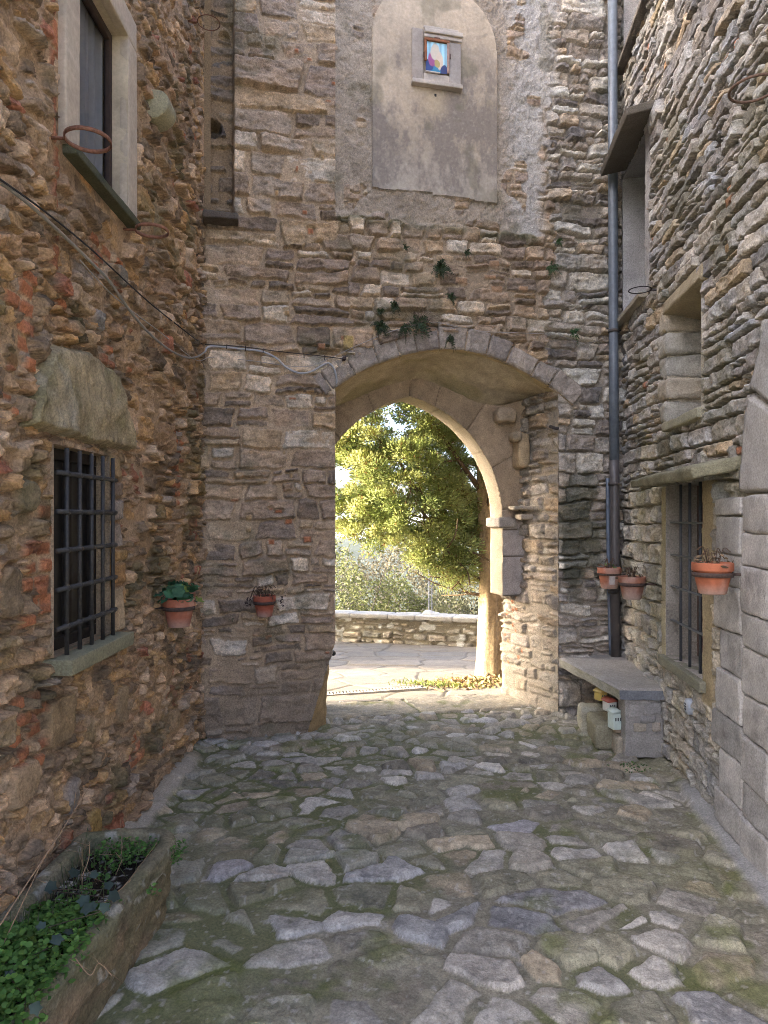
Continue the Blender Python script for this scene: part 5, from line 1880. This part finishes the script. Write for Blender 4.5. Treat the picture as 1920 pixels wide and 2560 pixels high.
def pot(label, ctr, r, hgt, wall_dir, reach, kind, seed, tone=(.40, .135, .065), band=.30, label_patch=False):
    """ctr = centre of the rim's top"""
    rng = np.random.RandomState(seed)
    c0 = A(ctr) - A([0, 0, hgt])
    t = thing('flower_pot', label, 'flower pot', c0, 'terracotta pots hung on the walls')
    rb, rm = r * .66, r * .90
    zr0 = hgt * .72
    prof = [(0.001, .004), (rb * .92, 0), (rb, .004), (rb + (rm - rb) * .5, zr0 * .5), (rm, zr0), (r * .985, zr0 + .003), (r, zr0 + .008), (r, hgt - .005), (r * .985, hgt), (r * .90, hgt), (r * .87, hgt - .006), (r * .85, hgt * .7), (rb, .02)]
    mb = MB()
    add_lathe(mb, prof, c0, 36, tone)
    V = mb.v[0]
    nz = noise3(V, 14, seed, 3)
    zrel = (V[:, 2] - c0[2]) / hgt
    cc = A(tone) * (1 + .22 * nz)[:, None]
    chalk = sst(.3, .02, zrel + .14 * nz) * .6 + sst(.05, .45, noise3(V, 11, seed + 3, 3)) * .4
    mb.c[0] = mix(cc, A([.48, .38, .33]), np.clip(chalk, 0, .8)[:, None])
    mb.build('pot', M_TERRA, t)
    mb = MB()
    add_lathe(mb, [(.001, hgt * .86 + .006), (r * .4, hgt * .87), (r * .87, hgt * .84)], c0, 24, (.05, .038, .028))
    mb.build('soil', M_SOIL, t)
    if label_patch:
        mb = MB()
        vd = A([-c0[0], -c0[1], 0])
        vd /= np.linalg.norm(vd)
        a0 = math.atan2(vd[1], vd[0])
        aa, zz3 = np.meshgrid(np.linspace(a0 + .02, a0 + .62, 10), np.linspace(hgt * .22, hgt * .66, 8))
        rr3 = rb + (rm - rb) * zz3 / zr0 + .0012
        add_grid(mb, np.stack([c0[0] + rr3 * np.cos(aa), c0[1] + rr3 * np.sin(aa), c0[2] + zz3], -1), A([.52, .47, .45]) * (1 + .3 * fbm(aa * 20, zz3 * 60, 3, 2))[..., None])
        mb.build('paper_label', M_PAINT, t)
    top = A(ctr)
    if kind == 'geranium':
        mb = MB()
        V = []
        for k in range(22):
            a = rng.uniform(0, 2 * PI)
            rr2 = r * rng.uniform(.1, 1.25)
            hh = rng.uniform(.02, .10)
            c1_ = top + A([rr2 * math.cos(a), rr2 * math.sin(a), hh - .2 * rr2])
            add_tube(mb, spline([top + A([rr2 * .2 * math.cos(a), rr2 * .2 * math.sin(a), -.03]), (top + c1_) / 2 + A([0, 0, .02]), c1_], 3), .0022, 5, (.13, .14, .05))
        mb.build('stems', M_LEAF, t)
        mb = MB()
        for k in range(44):
            a = rng.uniform(0, 2 * PI)
            rr2 = r * rng.uniform(.1, 1.4)
            cN = top + A([rr2 * math.cos(a), rr2 * math.sin(a), rng.uniform(.0, .095) - .15 * rr2])
            nrm = A([math.cos(a) * .7, math.sin(a) * .7, .8]) + rng.normal(0, .3, 3)
            nrm /= np.linalg.norm(nrm)
            s1 = np.cross(nrm, rng.normal(0, 1, 3))
            s1 /= np.linalg.norm(s1)
            s2 = np.cross(nrm, s1)
            R_l = rng.uniform(.020, .038)
            m_ = 20
            ring = [cN + s1 * R_l * (1 + .14 * math.cos(5 * b)) * math.cos(b) + s2 * R_l * (1 + .14 * math.cos(5 * b)) * math.sin(b) + nrm * .004 * math.cos(5 * b) for b in np.linspace(0, 2 * PI, m_, endpoint=False)]
            col = A([.045, .13, .06]) * rng.uniform(.7, 1.4) if rng.rand() < .85 else A([.20, .26, .05])
            mb.add(np.array([cN - nrm * .004] + ring), np.array([[0, 1 + i, 1 + (i + 1) % m_] for i in range(m_)]), col)
        mb.build('leaves', M_LEAF, t)
    else:
        mb = MB()
        for k in range(16 if kind == 'dry' else 12):
            a = rng.uniform(0, 2 * PI)
            out = r * rng.uniform(.3, 1.7) if kind == 'dry' else r * rng.uniform(.1, .9)
            up_ = rng.uniform(.01, .06)
            e = top + A([out * math.cos(a), out * math.sin(a), up_ - (.11 if out > r * 1.1 else 0) * rng.uniform(.3, 1)])
            pm = top + A([out * .6 * math.cos(a), out * .6 * math.sin(a), up_ + .015])
            add_tube(mb, spline([top + A([.3 * out * math.cos(a), .3 * out * math.sin(a), -.03]), pm, e], 4), .0022, 5, (.10, .065, .045))
        mb.build('dry_stems', M_DRY, t)
        mb = MB()
        n = 46
        a = rng.uniform(0, 2 * PI, n)
        q = r * rng.uniform(.05, 1.05, n)
        Cn = top + np.stack([q * np.cos(a), q * np.sin(a), rng.uniform(-.02, .035, n)], -1)
        cols = A([.13, .09, .055]) * rng.uniform(.5, 1.6, (n, 1))
        if kind == 'green_dry':
            k = rng.rand(n) < .35
            cols[k] = A([.09, .15, .05])
        leaves(mb, Cn, rdir(n, rng) + A([0, 0, .3]), rng.uniform(.015, .04, n), .012, cols, rng=rng)
        if kind == 'dry':
            for sgn in (-1, 1):
                Cn = top + FU * sgn * r * 1.55 + A([0, 0, -.06]) + rng.normal(0, .016, (16, 3)) * A([1, 1, 1.6])
                leaves(mb, Cn, rdir(16, rng), .022, .012, A([.06, .04, .035]) * np.ones((16, 1)), rng=rng)
        mb.build('dry_leaves', M_DRY, t)
    # iron holder gripping the pot below its rim
    hl = label
    d = A(wall_dir, dtype=float)
    d /= np.linalg.norm(d)
    cr_ = c0 + A([0, 0, hgt * (1 - band) - .006])
    ho_ = thing('pot_holder', 'dark iron strap ring holding the ' + label.split(' pot')[0] + ' pot', 'pot holder', cr_, 'iron holders of the hung pots')
    mb = MB()
    add_ring(mb, cr_, rm * 1.0 + .004, .004, (.075, .05, .042), 44, flat=(.003, .011))
    mb.build('hoop', M_RUST, ho_)
    mb = MB()
    add_tube(mb, [cr_ + d * (rm + .004), cr_ + d * (reach + .03)], .008, 6, (.07, .048, .04))
    mb.build('arm', M_RUST, ho_)


pot('geranium pot with green leaves, on the left wall', A([-1.20, 3.98, 1.175]), .094, .165, (-1, 0, 0), .13, 'geranium', 3, (.37, .125, .07))
pot('dried-out dark red pot on the gatehouse wall', A([-.878, 4.995, 1.075]), .082, .155, -FN, .13, 'dry', 4, (.31, .085, .048))
pot('paper-labelled pot in front of the drainpipe', A([(1523 - CX) / FPX * 5.50, 5.50, H - 126 * 5.50 / FPX]), .094, .168, -RN, .16, 'green_dry', 5, (.34, .125, .072), .26, True)
pot('dull brown pot just right of the drainpipe', A([(1580 - CX) / FPX * 4.82, 4.82, H - 148 * 4.82 / FPX]), .095, .16, -RN, .16, 'withered', 6, (.28, .12, .078))
pot('largest orange pot beside the barred window bars', A([(1781 - CX) / FPX * 3.3, 3.3, H - 113 * 3.3 / FPX]), .095, .152, -RN, .16, 'withered', 8, (.37, .12, .06), .34)

# ================================================================== BENCH
bench = thing('stone_bench', 'low bench of one grey stone slab on a block pier by the drainpipe', 'bench', (1.75, 5.1, 0))
ZT = .485
mb = MB()
poly = A([(1.455, 5.69), (2.06, 5.84), (1.93, 4.60), (1.60, 4.62)])
su, sv = np.meshgrid(np.linspace(0, 1, 46), np.linspace(0, 1, 80))


def bil(u, v):
    a = poly[0][None, None] * (1 - u)[..., None] + poly[1][None, None] * u[..., None]
    b = poly[3][None, None] * (1 - u)[..., None] + poly[2][None, None] * u[..., None]
    return a * (1 - v)[..., None] + b * v[..., None]


Bp = bil(su, sv)
ed = np.minimum(np.minimum(su * .35, (1 - su) * .3), (1 - sv) * 1.0)
zt = ZT - .012 * sst(.012, 0, ed) + .003 * fbm(Bp[..., 0] * 10, Bp[..., 1] * 10, 431, 4)
cs = A([.35, .325, .29]) * (1 + .16 * fbm(Bp[..., 0] * 6, Bp[..., 1] * 6, 432, 4) + .1 * fbm(Bp[..., 0] * 30, Bp[..., 1] * 30, 433, 2))[..., None]
add_grid(mb, np.dstack([Bp, zt]), cs, flip=True)
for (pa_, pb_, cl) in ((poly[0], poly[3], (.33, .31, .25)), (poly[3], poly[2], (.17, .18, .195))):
    L_ = np.linalg.norm(pb_ - pa_)
    a, z = np.meshgrid(np.linspace(0, 1, int(L_ / .012)), np.linspace(0, 1, 9))
    nx2 = A([pb_[1] - pa_[1], -(pb_[0] - pa_[0])]) / L_
    if np.dot(nx2, A([1.75, 5.1]) - pa_) > 0:
        nx2 = -nx2
    xy = pa_ + (pb_ - pa_) * a[..., None]
    bz = .006 * fbm(a * L_ * 12, z, 434, 3) * sst(0, .15, z) * sst(1, .85, z)
    xy = xy + nx2 * bz[..., None]
    zz5 = ZT - .012 - (z) * (.062 + .006 * fbm(a * 8, a * 0, 435, 2))
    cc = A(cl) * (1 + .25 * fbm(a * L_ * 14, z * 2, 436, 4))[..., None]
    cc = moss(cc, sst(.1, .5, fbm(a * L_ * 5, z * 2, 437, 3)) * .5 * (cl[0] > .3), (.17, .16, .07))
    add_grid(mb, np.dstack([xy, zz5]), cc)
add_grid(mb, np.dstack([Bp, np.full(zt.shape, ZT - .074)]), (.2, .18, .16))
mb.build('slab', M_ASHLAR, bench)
px0, px1 = 1.655, 1.925
mb = MB()
AXW = A([[1, .0, 0], [0.109, 1, 0], [0, 0, 1.]])
rough_box(mb, A([1.79, 4.745, .205]), (.135, .105, .20), AXW, .012, .007, .02, (.32, .30, .275), 81, cvar=.2)
for (x0, z0, w_, h_, col) in ((1.72, .33, .05, .045, (.33, .31, .29)), (1.83, .345, .06, .04, (.31, .295, .28)), (1.75, .215, .045, .03, (.36, .315, .25)), (1.86, .22, .03, .03, (.34, .30, .25)), (1.80, .27, .05, .02, (.29, .275, .26))):
    rough_box(mb, A([x0, 4.643, z0]), (w_, .012, h_), AXW, .012, .005, .012, col, int(x0 * 100))
mb.build('pier', M_ASHLAR, bench)
# the foundation stones at its foot
for (nm, c_, hf, col, lab) in (('kerb_stone', (1.62, 5.30, .09), (.10, .09, .10), (.43, .40, .30), 'pale upright kerb stone under the far end of the bench'),
                               ('kerb_stone', (1.63, 5.04, .075), (.10, .20, .085), (.25, .225, .15), 'mossy kerb stone under the middle of the bench'),
                               ('kerb_stone', (1.665, 4.80, .05), (.05, .10, .07), (.33, .29, .22), 'small tan kerb stone touching the bench pier')):
    mb = MB()
    rough_box(mb, A(c_), hf, AXW, .03, .012, .02, col, int(c_[1] * 10))
    tag(mb.build(nm, M_ASHLAR), lab, 'kerb stone', 'kerb stones under the bench')

# little painted model houses stacked under the bench
def toy(label, c_, hf, body, roofc, rot=.25, roof=True, seed=0):
    t = thing('model_house', label, 'model house', A(c_) - A([0, 0, hf[2]]), 'painted model houses under the bench')
    ax = A([[math.cos(rot), math.sin(rot), 0], [-math.sin(rot), math.cos(rot), 0], [0, 0, 1.]])
    mb = MB()
    rough_box(mb, c_, hf, ax, .003, .0006, .02, body, seed, cvar=.06)
    mb.build('body', M_PAINT, t)
    mb = MB()
    pr = [A(c_) + ax[0] * x_ + ax[2] * (hf[2] + z_) - ax[1] * (hf[1] + .006) for (x_, z_) in ((-hf[0] - .008, .0), (hf[0] + .008, 0), (hf[0] + .008, .007), (0, .030), (-hf[0] - .008, .007))]
    add_prism(mb, pr, ax[1] * 2 * (hf[1] + .006), roofc)
    mb.build('roof', M_PAINT, t, smooth=False)
    mb = MB()
    for k in (-1, 0, 1):
        rough_box(mb, A(c_) - ax[1] * (hf[1] + .0005) + ax[0] * hf[0] * .5 * k + ax[2] * hf[2] * .25, (hf[0] * .14, .0015, hf[2] * .2), ax, .0005, 0, .05, (.08, .09, .09), 1)
    mb.build('window', M_PAINT, t)


mb = MB()
rough_box(mb, A([1.675, 4.86, .150]), (.05, .10, .012), AXW, .004, .002, .03, (.20, .15, .10), 3)
tag(mb.build('plank', M_WOOD), 'short wooden plank carrying the model houses under the bench', 'plank')
toy('pale green model house, lowest of the stack by the bench pier', (1.628, 4.79, .222), (.036, .04, .058), (.50, .58, .52), (.45, .52, .47), .2, seed=1)
toy('white model house with red side above the pale green one', (1.615, 4.87, .30), (.034, .036, .034), (.55, .53, .48), (.35, .09, .06), .3, seed=2)
toy('mustard yellow model house hanging highest under the bench slab', (1.585, 4.97, .345), (.032, .034, .030), (.47, .34, .09), (.42, .30, .09), .45, seed=3)

# ================================================================== TROUGH
foot = A([(-1.30, .75), (-1.16, .74), (-1.03, .75), (-1.012, .9), (-.985, 1.3), (-.945, 1.8), (-.905, 2.3), (-.868, 2.74), (-.866, 2.82), (-.885, 2.885), (-.93, 2.925), (-1.02, 2.945), (-1.14, 2.93), (-1.285, 2.89), (-1.30, 2.84)])
cl_ = np.vstack([foot, foot[:1]])
dd = np.concatenate([[0], np.cumsum(np.hypot(*np.diff(cl_, axis=0).T))])
NT = 520
sl = np.linspace(0, dd[-1], NT)
fx, fy = np.interp(sl, dd, cl_[:, 0]), np.interp(sl, dd, cl_[:, 1])
gx, gy = np.gradient(fx), np.gradient(fy)
gl_ = np.hypot(gx, gy)
nxo, nyo = gy / gl_, -gx / gl_
kk = np.ones(15) / 15
nxo, nyo = np.convolve(np.pad(nxo, 7, 'wrap'), kk, 'valid'), np.convolve(np.pad(nyo, 7, 'wrap'), kk, 'valid')
cen = foot.mean(0)
if np.mean(nxo * (fx - cen[0]) + nyo * (fy - cen[1])) < 0:
    nxo, nyo = -nxo, -nyo
tro = thing('stone_trough', 'long mossy stone trough planter against the left wall', 'trough', (-1.08, 2.0, 0))
HT = .312
prof = [(-.035, -.02)] + [(-.035 + .035 * k / 22, HT * .93 * k / 22) for k in range(1, 23)] + [(.0, HT * .955), (-.006, HT * .985), (-.014, HT), (-.03, HT + .002), (-.045, HT + .001), (-.056, HT - .003), (-.063, HT - .012), (-.068, HT - .04), (-.07, HT - .09), (-.072, HT - .14)]
Pq = np.zeros((len(prof), NT, 3))
for i, (o_, z) in enumerate(prof):
    Pq[i, :, 0] = fx + nxo * o_
    Pq[i, :, 1] = fy + nyo * o_
    Pq[i, :, 2] = z
Pq[:, -1] = Pq[:, 0]
nzq = noise3(Pq * A([1, 1, 2.2]), 9, 441, 4)
nz2 = np.abs(noise3(Pq * A([.6, .6, 2.6]), 20, 442, 3))
side = A([1.0 if (1 <= i <= 22) else (.45 if i < 30 else .3) for i in range(len(prof))])[:, None]
dlt = (nzq * .013 - nz2 * .022) * side
Pq[..., 0] += nxo * dlt
Pq[..., 1] += nyo * dlt
Pq[23:32, :, 2] += (noise3(Pq, 7, 443, 3) * .007)[23:32]
Pq[:, -1] = Pq[:, 0]
ct = mix(A([.29, .205, .125]), A([.225, .195, .125]), sst(.14, .29, Pq[..., 2])[..., None])
ct = ct * (1 + .28 * nzq - .5 * nz2 + .2 * noise3(Pq, 40, 444, 3))[..., None]
ct = moss(ct, sst(.0, .4, noise3(Pq, 5, 445, 3) + .12) * .4, (.13, .135, .06))
ct = mix(ct, A([.42, .40, .34]), (sst(.42, .55, noise3(Pq, 26, 446, 2)) * .7)[..., None])
mb = MB()
add_grid(mb, Pq, ct, flip=True)
mb.build('basin', M_STONE, tro)
xs_, ys_ = np.meshgrid(axis((-1.29, -.87, .009)), axis((.76, 2.94, .009)))
inp = poly_sd(xs_, ys_, np.stack([fx[::6] - nxo[::6] * .06, fy[::6] - nyo[::6] * .06], -1))
zs_ = .243 + .012 * fbm(xs_ * 9, ys_ * 9, 451, 4) + .008 * fbm(xs_ * 40, ys_ * 40, 452, 2)
csl = A([.030, .023, .017]) * (1 + .5 * fbm(xs_ * 30, ys_ * 30, 453, 3))[..., None]
wsp = sst(.45, .55, fbm(xs_ * 60, ys_ * 60, 454, 1))
csl = mix(csl, A([.42, .40, .36]), (wsp * .8)[..., None])
mb = MB()
add_grid(mb, np.dstack([xs_, ys_, zs_]), csl, keep=face_mid(inp) > 0, flip=False)
mb.build('soil', M_SOIL, tro)

rng = np.random.RandomState(17)


def weed_patch(n, ylo, yhi, dens, hlo, hhi, size):
    yy = ylo + (yhi - ylo) * rng.rand(n)
    xf_ = -1.25 + (.30 + .035 * (yy - 1.5)) * rng.rand(n)
    k = fbm(xf_ * 6, yy * 6, 461, 3) > dens
    return xf_[k], yy[k]


mb = MB()
X_, Y_ = weed_patch(9000, .8, 2.42, -.42, 0, 0, 0)
n = len(X_)
mound = .05 + .075 * sst(2.5, 1.9, Y_) + .05 * fbm(X_ * 7, Y_ * 7, 462, 3)
Z_ = .245 + np.maximum(.01, mound) * rng.rand(n) ** .55
D = rdir(n, rng) * A([1, 1, .35])
nrm = A([0, 0, 1]) + rng.normal(0, .45, (n, 3))
sz = rng.uniform(.014, .026, n)
tone = (.65 + .5 * vnoise(X_ * 9, Y_ * 9, 463))[:, None]
colr = mix(A([.075, .175, .035]), A([.15, .28, .055]), rng.rand(n, 1)) * tone * rng.uniform(.75, 1.2, (n, 1))
leaves(mb, np.stack([X_, Y_, Z_], -1), D, sz, sz * .8, colr, side=nrm, rng=rng)
X2_, Y2_ = weed_patch(2400, 2.25, 2.86, .10, 0, 0, 0)
X2_ = X2_ + .08
n2 = len(X2_)
sz = rng.uniform(.012, .02, n2)
leaves(mb, np.stack([X2_, Y2_, .25 + .06 * rng.rand(n2)], -1), rdir(n2, rng) * A([1, 1, .4]), sz, sz * .75, A([.09, .19, .04]) * rng.uniform(.6, 1.3, (n2, 1)), side=A([0, 0, 1]) + rng.normal(0, .5, (n2, 3)), rng=rng)
for k in range(260):
    x0, y0 = rng.uniform(-1.24, -.98), rng.uniform(1.0, 2.8)
    e = A([x0, y0, .25]) + A([rng.normal(0, .03), rng.normal(0, .03), rng.uniform(.04, .11)])
    add_tube(mb, [A([x0, y0, .235]), e], .0014, 4, (.10, .12, .05))
tag(mb.build('ground_cover', M_LEAF, smooth=False), 'mass of small bright green leaves overgrowing the stone trough', 'ground cover', kind='stuff')
ivy = thing('ivy_plant', 'few dark blue green ivy leaves creeping over the trough rim', 'ivy', (-1.05, 2.15, .28))
mb, ms_ = MB(), MB()
path_ = []
for k in range(15):
    yv = rng.normal(2.2, .17)
    xv = rng.uniform(-1.18, -.90)
    cN = A([xv, yv, .335 + rng.uniform(0, .03)])
    nr = A([.3, -.5, 1.]) + rng.normal(0, .3, 3)
    nr /= np.linalg.norm(nr)
    s1 = np.cross(nr, rng.normal(0, 1, 3))
    s1 /= np.linalg.norm(s1)
    s2 = np.cross(nr, s1)
    Rl = rng.uniform(.017, .028)
    shp = [(0, 1.0), (.34, .55), (.8, .38), (.62, -.02), (.66, -.5), (.2, -.55), (-.2, -.55), (-.66, -.5), (-.62, -.02), (-.8, .38), (-.34, .55)]
    ring = [cN + s1 * Rl * a + s2 * Rl * b for (a, b) in shp]
    mb.add(np.array([cN + nr * .004] + ring), np.array([[0, 1 + i, 1 + (i + 1) % 11] for i in range(11)]), A([.050, .075, .058]) * rng.uniform(.7, 1.5))
    path_.append((yv, cN))
mb.build('leaves', M_LEAF, ivy)
path_.sort(key=lambda q: q[0])
add_tube(ms_, spline([q[1] - A([0, 0, .012]) for q in path_], 4), .0018, 5, (.08, .06, .04))
ms_.build('stems', M_DRY, ivy)
ds = thing('dry_stalk', 'long leaning brown dead stalks rising from the trough', 'dry stalk', (-1.1, 2.2, .25))
for (a, b, r_) in (((-1.16, 1.62, .27), (-1.13, 2.62, .62), .0032), ((-1.10, 1.75, .27), (-1.19, 2.5, .50), .0026), ((-1.12, 2.52, .25), (-1.11, 2.56, .43), .0022), ((-1.0, 2.28, .28), (-.9, 2.42, .36), .002),
                    ((-1.17, 2.62, .25), (-1.17, 2.63, .36), .002), ((-1.05, 2.66, .25), (-1.06, 2.68, .33), .002), ((-.93, 2.05, .32), (-.80, 2.0, .30), .0018)):
    mb = MB()
    a, b = A(a), A(b)
    pts = spline([a, a * .6 + b * .4 + rng.normal(0, .02, 3), a * .25 + b * .75 + rng.normal(0, .02, 3), b], 6)
    add_tube(mb, pts, list(np.linspace(r_, r_ * .5, len(pts))), 6, (.34, .22, .13))
    for k in range(3):
        q = pts[rng.randint(8, len(pts) - 2)]
        add_tube(mb, [q, q + rng.normal(0, .05, 3) + A([0, 0, .03])], r_ * .4, 4, (.30, .20, .12))
    mb.build('stalk', M_DRY, ds)

# ================================================================== PLANTS ON THE MASONRY
def wall_fern(label, p, R, n, seed, tone=(.04, .065, .025), dry=False, droop=.3):
    rng = np.random.RandomState(seed)
    t = thing('wall_fern', label, 'wall plant', p, 'small plants rooted in the gatehouse wall')
    mb = MB()
    for k in range(n):
        a = rng.uniform(0, 2 * PI)
        d = FU * math.cos(a) + A([0, 0, 1.]) * (math.sin(a) * .9 - .1) + FN * rng.uniform(.3, 1.1)
        d /= np.linalg.norm(d)
        L_ = R * rng.uniform(.5, 1.15)
        pts = spline([A(p), A(p) + d * L_ * .55 + A([0, 0, .05 * L_]), A(p) + d * L_ - A([0, 0, droop * L_])], 4)
        pa_ = A(pts)
        dn = np.gradient(pa_, axis=0)
        Cn, Dn, Ln = [], [], []
        for i in range(1, len(pts)):
            for sg in (-1, 1):
                sd_ = np.cross(dn[i], FN)
                sd_ /= np.linalg.norm(sd_) + 1e-9
                Cn.append(pa_[i])
                Dn.append(sd_ * sg + dn[i] / (np.linalg.norm(dn[i]) + 1e-9) * .7 + rng.normal(0, .15, 3))
                Ln.append(R * .24 * (1.15 - i / len(pts)))
        leaves(mb, A(Cn), A(Dn), A(Ln), A(Ln) * .5, A(tone) * rng.uniform(.6, 1.5) * np.ones((len(Cn), 1)), side=np.tile(FN, (len(Cn), 1)) + rng.normal(0, .3, (len(Cn), 3)), rng=rng)
        add_tube(mb, pts, .0012, 4, (.08, .08, .04))
    mb.build('fronds', M_LEAF, t, smooth=False)
    if dry:
        mb = MB()
        for k in range(60):
            a = rng.uniform(0, 2 * PI)
            d = FU * math.cos(a) + A([0, 0, 1.]) * math.sin(a) * .8 + FN * rng.uniform(.2, .8)
            e = A(p) + A([0, 0, .02]) + d * R * rng.uniform(.6, 1.25)
            add_tube(mb, spline([A(p), (A(p) + e) / 2 + rng.normal(0, .012, 3), e], 3), .0011, 4, (.17, .125, .095))
        mb.build('dry_stems', M_DRY, t)


for (px, py, R, n, lab, kw) in ((1100, 672, .105, 22, 'dark fern tuft in the middle of the wall band above the arch', {}),
                                (1378, 672, .085, 16, 'bright leafy tuft on the right, above the arch shoulder', dict(tone=(.06, .11, .04))),
                                (986, 768, .075, 14, 'upper dark fern just left of the dry twig tuft', {}),
                                (950, 818, .095, 20, 'lowest left fern resting on the top of the arch stones', {}),
                                (1048, 806, .13, 22, 'largest fern tangled with dry brown twigs over the arch', dict(dry=True)),
                                (1012, 822, .085, 16, 'fern hanging between the lowest left fern and the twiggy one', dict(droop=.6)),
                                (1128, 746, .07, 12, 'small fern right of and above the twiggy fern', {}),
                                (1124, 850, .075, 14, 'narrow fern growing from a joint of the arch stones', dict(droop=.7)),
                                (1434, 834, .075, 12, 'round-leaved green sprig at the far right of the arch', dict(tone=(.06, .14, .055))),
                                (950, 780, .06, 12, 'little fern directly above the lowest left fern', {}),
                                (1013, 620, .045, 9, 'tiny dark tuft at the left under the roughcast ledge', {}),
                                (1166, 634, .05, 10, 'tiny dark tuft in the middle under the roughcast ledge', {}),
                                (1395, 605, .06, 10, 'green tuft by the right end of the roughcast ledge', dict(tone=(.05, .1, .035))),
                                (582, 1542, .03, 7, 'minute green sprig beside the dried-out pot', dict(tone=(.05, .1, .035)))):
    wall_fern(lab, Fp(px, py, .025), R, n, px + py, **kw)

# weeds at the foot of the bench pier
rng = np.random.RandomState(5)
wd = thing('weed', 'small green weed sprouting between flags in front of the bench pier', 'weed', Gp(1575, 1930))
mb = MB()
n = 70
Cn = Gp(1575, 1928) + np.stack([rng.normal(0, .05, n), rng.normal(0, .03, n), rng.uniform(.0, .05, n)], -1)
leaves(mb, Cn, rdir(n, rng) + A([0, 0, .4]), rng.uniform(.012, .025, n), .010, A([.07, .13, .04]) * rng.uniform(.6, 1.3, (n, 1)), rng=rng)
mb.build('leaves', M_LEAF, wd)

# the air between here and the far hills
hz0, hz1, hr_ = float(zg.min()) - 1.0, 13.0, 6200.0
hmesh = bpy.data.meshes.new('haze')
hmesh.from_pydata([(x, y, z) for x in (-hr_, hr_) for y in (-hr_, hr_) for z in (hz0, hz1)], [], [(0, 1, 3, 2), (4, 6, 7, 5), (0, 4, 5, 1), (2, 3, 7, 6), (0, 2, 6, 4), (1, 5, 7, 3)])
haze = bpy.data.objects.new('haze', hmesh)
COL.objects.link(haze)
hm_, hnt, hout = _nt('haze_air')
vv = hnt.nodes.new('ShaderNodeVolumePrincipled')
vv.inputs['Color'].default_value = (.86, .92, 1, 1)
vv.inputs['Density'].default_value = .0003
hnt.links.new(vv.outputs[0], hout.inputs['Volume'])
hmesh.materials.append(hm_)
tag(haze, kind='stuff')

# ================================================================== LIGHT AND CAMERA
SUN_EL = math.radians(25)
sd = A([-.986, -.165])
sd = sd / np.linalg.norm(sd)
sun_dir = Vector((sd[0] * math.cos(SUN_EL), sd[1] * math.cos(SUN_EL), math.sin(SUN_EL)))
w = bpy.data.worlds.new('World')
scene.world = w
w.use_nodes = True
nt = w.node_tree
nt.nodes.clear()
sky = nt.nodes.new('ShaderNodeTexSky')
sky.sky_type = 'NISHITA'
sky.sun_disc = False
sky.sun_elevation = SUN_EL
sky.sun_rotation = math.atan2(sd[0], sd[1])
sky.air_density = .5
sky.dust_density = 6.0
sky.ozone_density = 1.0
bg = nt.nodes.new('ShaderNodeBackground')
bg.inputs['Strength'].default_value = .15
ow_ = nt.nodes.new('ShaderNodeOutputWorld')
nt.links.new(sky.outputs[0], bg.inputs['Color'])
nt.links.new(bg.outputs[0], ow_.inputs['Surface'])
sl_ = bpy.data.lights.new('sun', 'SUN')
sl_.energy = 2.0
sl_.angle = math.radians(.53)
sl_.color = (1, .90, .74)
so = bpy.data.objects.new('sun', sl_)
COL.objects.link(so)
so.rotation_euler = (-sun_dir).to_track_quat('-Z', 'Y').to_euler()
so.location = (0, 0, 20)

cam = bpy.data.cameras.new('camera')
cam.sensor_fit = 'HORIZONTAL'
cam.sensor_width = 36
cam.lens = 36 * FPX / 1920
cam.shift_y = (CY - 1280) / 1920
cam.clip_end = 20000
cam.clip_start = .05
co = bpy.data.objects.new('camera', cam)
COL.objects.link(co)
co.location = (0, 0, H)
co.rotation_euler = (math.radians(90), 0, 0)
scene.camera = co

vs = scene.view_settings
vs.view_transform = 'Standard'
vs.look = 'None'
vs.exposure = 3.32
vs.gamma = 1
scene.cycles.filter_width = .9
scene.cycles.use_denoising = True
scene.cycles.denoiser = 'OPENIMAGEDENOISE'
scene.cycles.denoising_input_passes = 'RGB_ALBEDO_NORMAL'
scene.cycles.denoising_prefilter = 'NONE'
scene.cycles.sample_clamp_indirect = 4.0
scene.cycles.max_bounces = 8
scene.cycles.diffuse_bounces = 6
scene.cycles.transparent_max_bounces = 8
